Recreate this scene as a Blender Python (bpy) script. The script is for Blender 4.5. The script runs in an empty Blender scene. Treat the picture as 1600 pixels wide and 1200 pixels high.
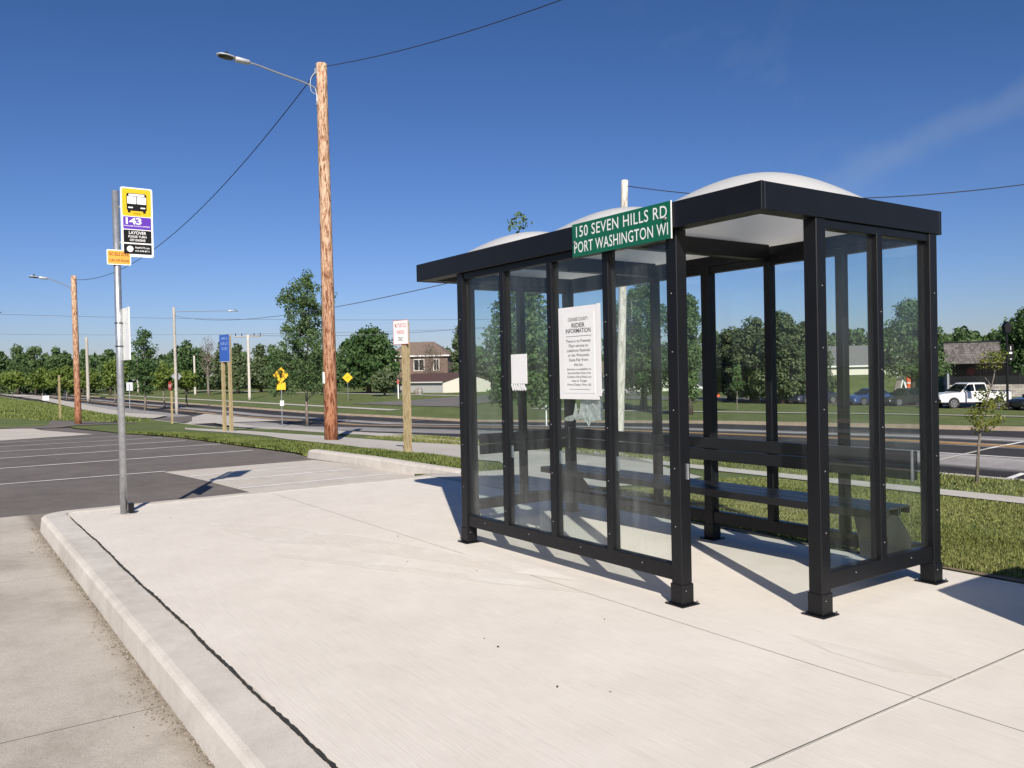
import bpy, bmesh, math, random
import numpy as np
from mathutils import Vector, Matrix
PI = math.pi
rng = np.random.default_rng(7)
random.seed(7)
S = bpy.context.scene
COL = S.collection

# ------------------------------------------------------------------ camera
CAM = Vector((6.34943, -3.90707, 1.5)); FPX = 1307.97
FW = Vector((-0.8215446, 0.56998377, -0.01352696))
RT = Vector((0.57014348, 0.82127301, -0.02114365))
UP = Vector((0.000942213, 0.0250827598, 0.999684934))
cd = bpy.data.cameras.new('camera'); co = bpy.data.objects.new('camera', cd); COL.objects.link(co)
M = Matrix((RT, UP, -FW)).transposed().to_4x4(); M.translation = CAM
co.matrix_world = M
cd.sensor_width = 36; cd.lens = FPX/1600*36; cd.clip_start = .05; cd.clip_end = 6000
S.camera = co

# ------------------------------------------------------------------ light
SUN_EL = math.radians(32.5)
SUN_DIR = Vector((math.cos(math.radians(-27))*math.cos(SUN_EL), math.sin(math.radians(-27))*math.cos(SUN_EL), math.sin(SUN_EL)))
W = bpy.data.worlds.new('World'); S.world = W; W.use_nodes = True
nt = W.node_tree; nt.nodes.clear()
out = nt.nodes.new('ShaderNodeOutputWorld'); bg = nt.nodes.new('ShaderNodeBackground'); sky = nt.nodes.new('ShaderNodeTexSky')
sky.sky_type = 'NISHITA'; sky.sun_disc = False; sky.sun_elevation = SUN_EL
sky.sun_rotation = math.atan2(SUN_DIR.x, SUN_DIR.y); sky.altitude = 200; sky.air_density = 1.0; sky.dust_density = 0.5; sky.ozone_density = 2.6
bg.inputs['Strength'].default_value = 0.055
# thin cirrus wisps, laid out on the sky's own directions
tc = nt.nodes.new('ShaderNodeTexCoord'); mp = nt.nodes.new('ShaderNodeMapping')
mp.inputs['Rotation'].default_value = (0.35, 0.9, -0.5); mp.inputs['Scale'].default_value = (1.4, 7, 7)
nz = nt.nodes.new('ShaderNodeTexNoise'); nz.inputs['Scale'].default_value = 1.6; nz.inputs['Detail'].default_value = 7; nz.inputs['Roughness'].default_value = .62
rp = nt.nodes.new('ShaderNodeValToRGB'); rp.color_ramp.elements[0].position = .55; rp.color_ramp.elements[1].position = .95
# wisps gather in one quarter of the sky, up to the right of the shelter
dt = nt.nodes.new('ShaderNodeVectorMath'); dt.operation = 'DOT_PRODUCT'
_w = (FW + RT*(640/FPX) + UP*(360/FPX)).normalized(); dt.inputs[1].default_value = tuple(_w)
r2 = nt.nodes.new('ShaderNodeMapRange'); r2.inputs[1].default_value = .90; r2.inputs[2].default_value = 1.0; r2.inputs[3].default_value = .0; r2.inputs[4].default_value = .16
mul = nt.nodes.new('ShaderNodeMath'); mul.operation = 'MULTIPLY'
mx = nt.nodes.new('ShaderNodeMixRGB'); mx.inputs[2].default_value = (6.5, 7.2, 8.2, 1)
L = nt.links.new
L(tc.outputs['Generated'], mp.inputs['Vector']); L(mp.outputs[0], nz.inputs['Vector']); L(nz.outputs['Fac'], rp.inputs[0])
L(tc.outputs['Generated'], dt.inputs[0]); L(dt.outputs['Value'], r2.inputs[0])
L(rp.outputs[0], mul.inputs[0]); L(r2.outputs[0], mul.inputs[1]); L(mul.outputs[0], mx.inputs[0])
gm = nt.nodes.new('ShaderNodeCombineColor'); sp_ = nt.nodes.new('ShaderNodeSeparateColor')                        # clear, deep blue air opposite the sun
ti = nt.nodes.new('ShaderNodeMixRGB'); ti.blend_type = 'MULTIPLY'; ti.inputs[0].default_value = 1; ti.inputs[2].default_value = (.425, .60, .76, 1)
L(sky.outputs[0], sp_.inputs[0])
for k_, pw_ in enumerate((1.39, 1.23, 1.28)):
    q_ = nt.nodes.new('ShaderNodeMath'); q_.operation = 'POWER'; q_.inputs[1].default_value = pw_; L(sp_.outputs[k_], q_.inputs[0]); L(q_.outputs[0], gm.inputs[k_])
L(gm.outputs[0], ti.inputs[1])
# one long thin streak rising to the right, with its own direction in the sky
def dirv(px, py): return (FW + RT*((px-800)/FPX) - UP*((py-600)/FPX)).normalized()
_n = dirv(1310, 285).cross(dirv(1610, 140)).normalized(); _a = dirv(1640, 130)
d1 = nt.nodes.new('ShaderNodeVectorMath'); d1.operation = 'DOT_PRODUCT'; d1.inputs[1].default_value = tuple(_n); L(tc.outputs['Generated'], d1.inputs[0])
ng = nt.nodes.new('ShaderNodeTexNoise'); ng.inputs['Scale'].default_value = 9; ng.inputs['Detail'].default_value = 6; L(tc.outputs['Generated'], ng.inputs['Vector'])
wb = nt.nodes.new('ShaderNodeMath'); wb.operation = 'MULTIPLY_ADD'; wb.inputs[1].default_value = .07; L(ng.outputs['Fac'], wb.inputs[0]); L(d1.outputs['Value'], wb.inputs[2])
w2 = nt.nodes.new('ShaderNodeMath'); w2.operation = 'SUBTRACT'; w2.inputs[1].default_value = .035; L(wb.outputs[0], w2.inputs[0])
w3 = nt.nodes.new('ShaderNodeMath'); w3.operation = 'ABSOLUTE'; L(w2.outputs[0], w3.inputs[0])
b1 = nt.nodes.new('ShaderNodeMapRange'); b1.interpolation_type = 'SMOOTHSTEP'; b1.inputs[1].default_value = .028; b1.inputs[2].default_value = .0; L(w3.outputs[0], b1.inputs[0])
d2 = nt.nodes.new('ShaderNodeVectorMath'); d2.operation = 'DOT_PRODUCT'; d2.inputs[1].default_value = tuple(_a); L(tc.outputs['Generated'], d2.inputs[0])
b2 = nt.nodes.new('ShaderNodeMapRange'); b2.interpolation_type = 'SMOOTHSTEP'; b2.inputs[1].default_value = .955; b2.inputs[2].default_value = 1.0; b2.inputs[4].default_value = .13; L(d2.outputs['Value'], b2.inputs[0])
b3 = nt.nodes.new('ShaderNodeMath'); b3.operation = 'MULTIPLY'; L(b1.outputs[0], b3.inputs[0]); L(b2.outputs[0], b3.inputs[1])
m4 = nt.nodes.new('ShaderNodeMixRGB'); m4.inputs[2].default_value = (6.5, 7.2, 8.2, 1); L(b3.outputs[0], m4.inputs[0]); L(mx.outputs[0], m4.inputs[1])
L(ti.outputs[0], mx.inputs[1]); L(m4.outputs[0], bg.inputs['Color']); L(bg.outputs[0], out.inputs[0])
sl = bpy.data.lights.new('sun', 'SUN'); so = bpy.data.objects.new('sun', sl); COL.objects.link(so)
sl.energy = 5.0; sl.angle = math.radians(.5); sl.color = (1, .93, .83)
so.rotation_euler = SUN_DIR.to_track_quat('Z', 'Y').to_euler(); so.location = (20, -20, 30)
S.view_settings.view_transform = 'Standard'; S.view_settings.look = 'None'; S.view_settings.gamma = 1
S.view_settings.exposure = 0.33
S.cycles.max_bounces = 8; S.cycles.transparent_max_bounces = 24
S.cycles.use_denoising = True

# ------------------------------------------------------------------ terrain (z from x, y)
GY = ([-3000, 2.15, 8, 30, 60, 100, 140, 3000], [0, 0, -.45, -1.0, -1.9, -2.3, -2.3, -2.3])
GX = ([-3000, -80, -50, -36, -24, -8, 0, 3000], [-1.4, -1.4, -1.15, -.7, -.33, -.02, 0, 0])
def aX(x): return float(np.interp(x, *GX))
def G(x, y): return float(np.interp(y, *GY)) + aX(x)*float(np.interp(y, [35, 60], [1, 0]))
def LOT(x, y): return -.17 + aX(x)
def DRV(x, y):                                             # turf and drive rising from the lot's edge to the verge, then dipping to the road
    q = (1 if y > 2.97 else 0) if x > -12 else min(1, max(0, (y-2.5)/1.1))
    return LOT(x, y) + (.17 + G(x, y) - aX(x))*q - .12*min(1, max(0, (y-9.2)/2.25))
def ROAD(x, y): return G(x, y) - .12
RY0, RY1 = 11.45, 31.1                                     # road kerb lines
def GM(x, y):                                              # the earth itself, cut away under road, lot and platform
    z = G(x, y)
    if RY0 < y < RY1: return z - .3
    if (y < 2.1 and x > -64) or (y < 2.96 and -64 < x < -5.0) or (y < 3.6 and -64 < x < -12): return aX(x) - (.42 if x > -11.99 else .26)
    return z
def ray(px, py): return (FW + RT*((px-800)/FPX) - UP*((py-600)/FPX))
def at(px, py, f=G):
    d = ray(px, py); t = 1.0
    while t < 2500:
        q = CAM + d*t
        if q.z < f(q.x, q.y): break
        t *= 1.004
    a, b = t/1.004 - .05, t
    for _ in range(30):
        m = (a+b)/2; q = CAM + d*m
        if q.z < f(q.x, q.y): b = m
        else: a = m
    q = CAM + d*b
    return Vector((q.x, q.y, f(q.x, q.y)))
def stand(px, t, f=G):                                     # a point on the ground seen in column px at forward depth t
    d = ray(px, 600); q = CAM + d*t
    for _ in range(3):
        z = f(q.x, q.y); k = UP.z; dy = (z - q.z); py = 600 - FPX*((Vector((q.x,q.y,z))-CAM).dot(UP)/t); d = ray(px, py); q = CAM + d*t
    return Vector((q.x, q.y, f(q.x, q.y)))
def depth(p): return (p - CAM).dot(FW)
def mpp(p): return depth(p)/FPX
def zat(p, py):                                            # height at which a vertical over p meets image row py
    k = (600-py)/FPX; dx, dy = p.x-CAM.x, p.y-CAM.y
    return CAM.z - (dx*(UP.x-k*FW.x) + dy*(UP.y-k*FW.y))/(UP.z-k*FW.z)

# ------------------------------------------------------------------ object helpers
def tag(o, label=None, cat=None, group=None, kind=None):
    if label: o['label'] = label
    if cat: o['category'] = cat
    if group: o['group'] = group
    if kind: o['kind'] = kind
    return o
def thing(name, label, cat, loc=(0, 0, 0), rz=0, group=None):
    o = bpy.data.objects.new(name, None); COL.objects.link(o); o.location = loc; o.rotation_euler = (0, 0, rz); o.empty_display_size = .2
    return tag(o, label, cat, group)
def obj(name, bm, m, parent=None, smooth=False):
    me = bpy.data.meshes.new(name)
    bmesh.ops.recalc_face_normals(bm, faces=bm.faces[:]) if not smooth == 'keep' else None
    bm.to_mesh(me); bm.free()
    for x in (m if isinstance(m, (list, tuple)) else [m]): me.materials.append(x)
    if smooth is True:
        for p in me.polygons: p.use_smooth = True
    o = bpy.data.objects.new(name, me); COL.objects.link(o)
    if parent: o.parent = parent
    return o
def npobj(name, verts, faces_n, m, parent=None, rnd=None, smooth=False):
    """mesh of n-gons all with the same corner count, from arrays"""
    nv = len(verts); k = faces_n.shape[1]; nf = len(faces_n)
    me = bpy.data.meshes.new(name)
    me.vertices.add(nv); me.vertices.foreach_set('co', np.asarray(verts, np.float32).ravel())
    me.loops.add(nf*k); me.loops.foreach_set('vertex_index', faces_n.astype(np.int32).ravel())
    me.polygons.add(nf); me.polygons.foreach_set('loop_start', np.arange(0, nf*k, k, dtype=np.int32)); me.polygons.foreach_set('loop_total', np.full(nf, k, np.int32))
    if rnd is not None:
        a = me.attributes.new('rnd', 'FLOAT', 'POINT'); a.data.foreach_set('value', np.asarray(rnd, np.float32))
    me.update(); me.validate()
    me.materials.append(m)
    o = bpy.data.objects.new(name, me); COL.objects.link(o)
    if parent: o.parent = parent
    return o
def dup(root, loc, rz=None, scale=None, label=None, group=None):
    r = root.copy(); COL.objects.link(r); r.location = loc
    if rz is not None: r.rotation_euler = (0, 0, rz)
    if scale is not None: r.scale = scale
    if label: r['label'] = label
    if group: r['group'] = group
    for ch in list(root.children):
        c = ch.copy(); COL.objects.link(c); c.parent = r
        for g in ch.children:
            d = g.copy(); COL.objects.link(d); d.parent = c
    return r
def box(bm, c, s, bev=0, rot=None, seg=1):
    r = bmesh.ops.create_cube(bm, size=1)
    vs = r['verts']
    bmesh.ops.scale(bm, vec=s, verts=vs)
    if bev:
        es = list({e for v in vs for e in v.link_edges})
        rr = bmesh.ops.bevel(bm, geom=es, offset=bev, segments=seg, affect='EDGES', profile=.5)
        vs = list({v for f in rr['faces'] for v in f.verts} | {v for v in vs if v.is_valid})
    if rot is not None: bmesh.ops.rotate(bm, cent=(0, 0, 0), matrix=rot, verts=vs)
    bmesh.ops.translate(bm, vec=c, verts=vs)
    return bm
def bx(x0, x1, y0, y1, z0, z1, bev=0, bm=None):
    bm = bm or bmesh.new()
    return box(bm, ((x0+x1)/2, (y0+y1)/2, (z0+z1)/2), (abs(x1-x0), abs(y1-y0), abs(z1-z0)), bev)
def tube(bm, pts, r, n=8, cap=True):
    pts = [Vector(p) for p in pts]; rs = r if isinstance(r, (list, tuple)) else [r]*len(pts)
    rings = []
    prev = None
    for i, p in enumerate(pts):
        t = (pts[min(i+1, len(pts)-1)] - pts[max(i-1, 0)]).normalized()
        if prev is None:
            u = t.orthogonal().normalized()
        else:
            u = (prev - t*prev.dot(t)).normalized()
        prev = u; v = t.cross(u)
        rings.append([bm.verts.new(p + (u*math.cos(2*PI*k/n) + v*math.sin(2*PI*k/n))*rs[i]) for k in range(n)])
    for a, b in zip(rings, rings[1:]):
        for k in range(n): bm.faces.new((a[k], a[(k+1) % n], b[(k+1) % n], b[k]))
    if cap: bm.faces.new(rings[0][::-1]); bm.faces.new(rings[-1])
    return bm
def prism(bm, poly, ax, c0, c1):
    """extrude a 2-D outline along axis ax ('x','y','z') from c0 to c1"""
    def P(u, v, c): return {'x': (c, u, v), 'y': (u, c, v), 'z': (u, v, c)}[ax]
    a = [bm.verts.new(P(u, v, c0)) for u, v in poly]; b = [bm.verts.new(P(u, v, c1)) for u, v in poly]
    n = len(poly); bm.faces.new(a); bm.faces.new(b[::-1])
    for i in range(n): bm.faces.new((a[i], b[i], b[(i+1) % n], a[(i+1) % n]))
    return bm
def bez(pts, n=8):
    """smooth curve through points (Catmull-Rom)"""
    P = [Vector(p) for p in pts]; P = [P[0]*2-P[1]] + P + [P[-1]*2-P[-2]]; o = []
    for i in range(1, len(P)-2):
        for k in range(n):
            t = k/n; a, b, c, d = P[i-1], P[i], P[i+1], P[i+2]
            o.append(.5*((2*b)+(c-a)*t+(2*a-5*b+4*c-d)*t*t+(3*b-a-3*c+d)*t*t*t))
    return o + [P[-2]]
def frame(o, r, u, n=None):
    r = Vector(r).normalized(); u = Vector(u).normalized(); n = r.cross(u).normalized()
    m = Matrix((r, u, n)).transposed().to_4x4(); m.translation = Vector(o); return m
def txt(name, s, h, mat4, m, parent, width=None, bold=0, align='CENTER', ext=.0006, sp=1.0, cap=True):
    """flat lettering: cap height h, standing in the plane of mat4 (x right, y up), base line at its origin"""
    c = bpy.data.curves.new(name, 'FONT'); c.body = s; c.size = 1; c.align_x = align; c.offset = bold; c.extrude = 0; c.resolution_u = 3; c.space_character = sp
    t = bpy.data.objects.new(name, c); COL.objects.link(t)
    bpy.context.view_layer.update()
    me = bpy.data.meshes.new_from_object(t.evaluated_get(bpy.context.evaluated_depsgraph_get()))
    bpy.data.objects.remove(t); bpy.data.curves.remove(c)
    k = h/.729
    co_ = np.array([v.co[:] for v in me.vertices]) if len(me.vertices) else np.zeros((1, 3))
    kx = k if width is None else width/(co_[:, 0].max()-co_[:, 0].min())
    me.transform(Matrix.Diagonal((kx, k, k, 1))); me.transform(mat4)
    me.materials.clear(); me.materials.append(m)
    o = bpy.data.objects.new(name, me); COL.objects.link(o); o.parent = parent
    return o

# ------------------------------------------------------------------ materials
def new(name):
    m = bpy.data.materials.new(name); m.use_nodes = True; n = m.node_tree; n.nodes.clear()
    o = n.nodes.new('ShaderNodeOutputMaterial'); return m, n, o
def N(n, t, **k):
    x = n.nodes.new(t)
    for a, b in k.items():
        if a.startswith('i_'):
            key = a[2:]; x.inputs[int(key) if key.isdigit() else key.replace('_', ' ')].default_value = b
        else: setattr(x, a, b)
    return x
def ramp(n, stops, interp='LINEAR'):
    r = n.nodes.new('ShaderNodeValToRGB'); e = r.color_ramp.elements; r.color_ramp.interpolation = interp
    while len(e) < len(stops): e.new(.5)
    for i, (p, c) in enumerate(stops): e[i].position = p; e[i].color = (*c, 1) if len(c) == 3 else c
    return r
def plain(name, col, rough=.5, metal=0, var=.12, scale=6, bump=0, bscale=60, spec=.5, stretch=(1, 1, 1), coat=0):
    m, n, o = new(name); b = N(n, 'ShaderNodeBsdfPrincipled', i_Roughness=rough, i_Metallic=metal); L = n.links.new
    b.inputs['Specular IOR Level'].default_value = spec; b.inputs['Coat Weight'].default_value = coat
    tc = N(n, 'ShaderNodeTexCoord'); mp = N(n, 'ShaderNodeMapping', i_Scale=stretch); L(tc.outputs['Object'], mp.inputs[0])
    nz = N(n, 'ShaderNodeTexNoise', i_Scale=scale, i_Detail=6, i_Roughness=.65); L(mp.outputs[0], nz.inputs['Vector'])
    lo = tuple(c*(1-var) for c in col); hi = tuple(min(1, c*(1+var)) for c in col)
    r = ramp(n, [(.3, lo), (.7, hi)]); L(nz.outputs['Fac'], r.inputs[0]); L(r.outputs[0], b.inputs['Base Color'])
    if bump:
        z = N(n, 'ShaderNodeTexNoise', i_Scale=bscale, i_Detail=4); L(mp.outputs[0], z.inputs['Vector'])
        bp = N(n, 'ShaderNodeBump', i_Strength=bump, i_Distance=.01); L(z.outputs['Fac'], bp.inputs['Height']); L(bp.outputs[0], b.inputs['Normal'])
    L(b.outputs[0], o.inputs[0]); return m
def ground_mat(name, cols, scales, rough=.9, speck=(400, .12), bump=.25, bands=None, dirt=None, stretch=(1, 1, 1), broom=False):
    """cols dark/mid/light mixed by two scales of mottling, plus fine speckle"""
    m, n, o = new(name); L = n.links.new; b = N(n, 'ShaderNodeBsdfPrincipled', i_Roughness=rough); b.inputs['Specular IOR Level'].default_value = .25
    tc = N(n, 'ShaderNodeTexCoord'); mp = N(n, 'ShaderNodeMapping', i_Scale=stretch); L(tc.outputs['Object'], mp.inputs[0])
    n1 = N(n, 'ShaderNodeTexNoise', i_Scale=scales[0], i_Detail=8, i_Roughness=.6, i_Distortion=.3); n2 = N(n, 'ShaderNodeTexNoise', i_Scale=scales[1], i_Detail=6, i_Roughness=.7)
    L(mp.outputs[0], n1.inputs['Vector']); L(tc.outputs['Object'], n2.inputs['Vector'])
    ad = N(n, 'ShaderNodeMath', operation='ADD'); L(n1.outputs['Fac'], ad.inputs[0]); L(n2.outputs['Fac'], ad.inputs[1])
    hf = N(n, 'ShaderNodeMath', operation='MULTIPLY'); hf.inputs[1].default_value = .5; L(ad.outputs[0], hf.inputs[0])
    r = ramp(n, [(.36, cols[0]), (.5, cols[1]), (.64, cols[2])]); L(hf.outputs[0], r.inputs[0])
    cur = r.outputs[0]
    if bands:                                   # worn lanes: a colour per strip of y, wandering a little
        sx = N(n, 'ShaderNodeSeparateXYZ'); L(tc.outputs['Object'], sx.inputs[0])
        mpb = N(n, 'ShaderNodeMapping', i_Scale=(.045, .5, .5)); L(tc.outputs['Object'], mpb.inputs[0])
        nb = N(n, 'ShaderNodeTexNoise', i_Scale=1.0, i_Detail=5, i_Roughness=.6); L(mpb.outputs[0], nb.inputs['Vector'])
        ma = N(n, 'ShaderNodeMath', operation='MULTIPLY_ADD'); ma.inputs[1].default_value = 3.4; L(nb.outputs['Fac'], ma.inputs[0]); L(sx.outputs['Y'], ma.inputs[2])
        mr = N(n, 'ShaderNodeMapRange'); mr.inputs[1].default_value = bands[0]+1.7; mr.inputs[2].default_value = bands[1]+1.7; L(ma.outputs[0], mr.inputs[0])
        rb = ramp(n, [((y-bands[0])/(bands[1]-bands[0]), (v, v, v)) for y, v in bands[2]]); L(mr.outputs[0], rb.inputs[0])
        mm = N(n, 'ShaderNodeMixRGB', blend_type='MULTIPLY', i_0=1.0); L(cur, mm.inputs[1]); L(rb.outputs[0], mm.inputs[2]); cur = mm.outputs[0]
    vz = N(n, 'ShaderNodeTexNoise', i_Scale=speck[0], i_Detail=2)
    if broom:                                   # brush strokes of the finish, and a few grey scuffs
        bmp = N(n, 'ShaderNodeMapping', i_Scale=(.02, 1, 1), i_Rotation=(0, 0, .05)); L(tc.outputs['Object'], bmp.inputs[0]); L(bmp.outputs[0], vz.inputs['Vector'])
        sc_ = N(n, 'ShaderNodeTexNoise', i_Scale=1.1, i_Detail=10, i_Roughness=.8, i_Distortion=1.5); L(tc.outputs['Object'], sc_.inputs['Vector'])
        sr = ramp(n, [(.60, (1, 1, 1)), (.72, (.90, .89, .88))]); L(sc_.outputs['Fac'], sr.inputs[0])
        sm = N(n, 'ShaderNodeMixRGB', blend_type='MULTIPLY', i_0=1.0); L(cur, sm.inputs[1]); L(sr.outputs[0], sm.inputs[2]); cur = sm.outputs[0]
    else: L(tc.outputs['Object'], vz.inputs['Vector'])
    rs = ramp(n, [(.3, (1-speck[1]*1.6,)*3), (.5, (1, 1, 1)), (.75, (1+speck[1],)*3)]); L(vz.outputs['Fac'], rs.inputs[0])
    m2 = N(n, 'ShaderNodeMixRGB', blend_type='MULTIPLY', i_0=1.0); L(cur, m2.inputs[1]); L(rs.outputs[0], m2.inputs[2]); cur = m2.outputs[0]
    if dirt:                                    # dirt gathered along a line y = dirt[0], fading within dirt[1]
        sx2 = N(n, 'ShaderNodeSeparateXYZ'); L(tc.outputs['Object'], sx2.inputs[0])
        dn = N(n, 'ShaderNodeTexNoise', i_Scale=2.2, i_Detail=9, i_Roughness=.75); L(tc.outputs['Object'], dn.inputs['Vector'])
        d1 = N(n, 'ShaderNodeMapRange'); d1.inputs[1].default_value = dirt[0]-dirt[1]; d1.inputs[2].default_value = dirt[0]; L(sx2.outputs['Y'], d1.inputs[0])
        d2 = N(n, 'ShaderNodeMath', operation='POWER'); d2.inputs[1].default_value = 2.2; L(d1.outputs[0], d2.inputs[0])
        d3 = N(n, 'ShaderNodeMath', operation='ADD'); L(d2.outputs[0], d3.inputs[0]); L(dn.outputs['Fac'], d3.inputs[1])
        d4 = N(n, 'ShaderNodeMapRange'); d4.inputs[1].default_value = .66; d4.inputs[2].default_value = 1.25; d4.inputs[4].default_value = .8; L(d3.outputs[0], d4.inputs[0])
        m3 = N(n, 'ShaderNodeMixRGB'); m3.inputs[2].default_value = (*dirt[2], 1); L(d4.outputs[0], m3.inputs[0]); L(cur, m3.inputs[1]); cur = m3.outputs[0]
    L(cur, b.inputs['Base Color'])
    bp = N(n, 'ShaderNodeBump', i_Strength=bump, i_Distance=.006); L(vz.outputs['Fac'], bp.inputs['Height']); L(bp.outputs[0], b.inputs['Normal'])
    L(b.outputs[0], o.inputs[0]); return m
def leaf_mat(name, cols, trans=.35):
    m, n, o = new(name); L = n.links.new
    at_ = N(n, 'ShaderNodeAttribute', attribute_name='rnd'); r = ramp(n, [(0, cols[0]), (.5, cols[1]), (1, cols[2])]); L(at_.outputs['Fac'], r.inputs[0])
    b = N(n, 'ShaderNodeBsdfPrincipled', i_Roughness=.55); b.inputs['Specular IOR Level'].default_value = .3
    t = N(n, 'ShaderNodeBsdfTranslucent'); mx = N(n, 'ShaderNodeMixShader', i_0=trans)
    L(r.outputs[0], b.inputs['Base Color']); L(r.outputs[0], t.inputs['Color']); L(b.outputs[0], mx.inputs[1]); L(t.outputs[0], mx.inputs[2]); L(mx.outputs[0], o.inputs[0]); return m
def wood_pole_mat(name, c0, c1, c2, scale=1, low=None):
    m, n, o = new(name); L = n.links.new; b = N(n, 'ShaderNodeBsdfPrincipled', i_Roughness=.85); b.inputs['Specular IOR Level'].default_value = .2
    tc = N(n, 'ShaderNodeTexCoord'); mp = N(n, 'ShaderNodeMapping', i_Scale=(11*scale, 11*scale, 1.9*scale)); L(tc.outputs['Object'], mp.inputs[0])
    n1 = N(n, 'ShaderNodeTexNoise', i_Scale=1.7, i_Detail=9, i_Roughness=.72, i_Distortion=.6); L(mp.outputs[0], n1.inputs['Vector'])
    mp2 = N(n, 'ShaderNodeMapping', i_Scale=(40*scale, 40*scale, 2.5*scale)); L(tc.outputs['Object'], mp2.inputs[0])
    n2 = N(n, 'ShaderNodeTexNoise', i_Scale=1.0, i_Detail=4); L(mp2.outputs[0], n2.inputs['Vector'])
    ad = N(n, 'ShaderNodeMath', operation='MULTIPLY_ADD'); ad.inputs[1].default_value = .25; L(n2.outputs['Fac'], ad.inputs[0]); L(n1.outputs['Fac'], ad.inputs[2])
    r = ramp(n, [(.50, c0), (.585, c1), (.66, c2)]); L(ad.outputs[0], r.inputs[0]); L(r.outputs[0], b.inputs['Base Color'])
    if low:                                    # the lower, still bark-stained length of the pole is redder
        sx = N(n, 'ShaderNodeSeparateXYZ'); L(tc.outputs['Object'], sx.inputs[0]); q = N(n, 'ShaderNodeMath', operation='MULTIPLY_ADD'); q.inputs[1].default_value = 5; L(n1.outputs['Fac'], q.inputs[0]); L(sx.outputs['Z'], q.inputs[2])
        g_ = N(n, 'ShaderNodeMapRange'); g_.inputs[1].default_value = low[0]+2.5; g_.inputs[2].default_value = low[1]+2.5; g_.inputs[3].default_value = 1; g_.inputs[4].default_value = 0; L(q.outputs[0], g_.inputs[0])
        mm = N(n, 'ShaderNodeMixRGB', blend_type='MULTIPLY'); mm.inputs[2].default_value = (.58, .38, .31, 1); L(g_.outputs[0], mm.inputs[0]); L(r.outputs[0], mm.inputs[1]); L(mm.outputs[0], b.inputs['Base Color'])
    bp = N(n, 'ShaderNodeBump', i_Strength=.6, i_Distance=.02); L(ad.outputs[0], bp.inputs['Height']); L(bp.outputs[0], b.inputs['Normal'])
    L(b.outputs[0], o.inputs[0]); return m
def brick_mat(name, c1, c2, mortar, sc=1.0, bw=.2, rh=.07):
    m, n, o = new(name); L = n.links.new; b = N(n, 'ShaderNodeBsdfPrincipled', i_Roughness=.9)
    tc = N(n, 'ShaderNodeTexCoord'); mp = N(n, 'ShaderNodeMapping', i_Rotation=(PI/2, 0, 0)); L(tc.outputs['Object'], mp.inputs[0])
    k = N(n, 'ShaderNodeTexBrick', i_Scale=sc, i_Mortar_Size=.012); k.inputs['Brick Width'].default_value = bw; k.inputs['Row Height'].default_value = rh
    k.inputs['Color1'].default_value = (*c1, 1); k.inputs['Color2'].default_value = (*c2, 1); k.inputs['Mortar'].default_value = (*mortar, 1)
    L(mp.outputs[0], k.inputs['Vector']); L(k.outputs['Color'], b.inputs['Base Color']); L(b.outputs[0], o.inputs[0]); return m
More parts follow.
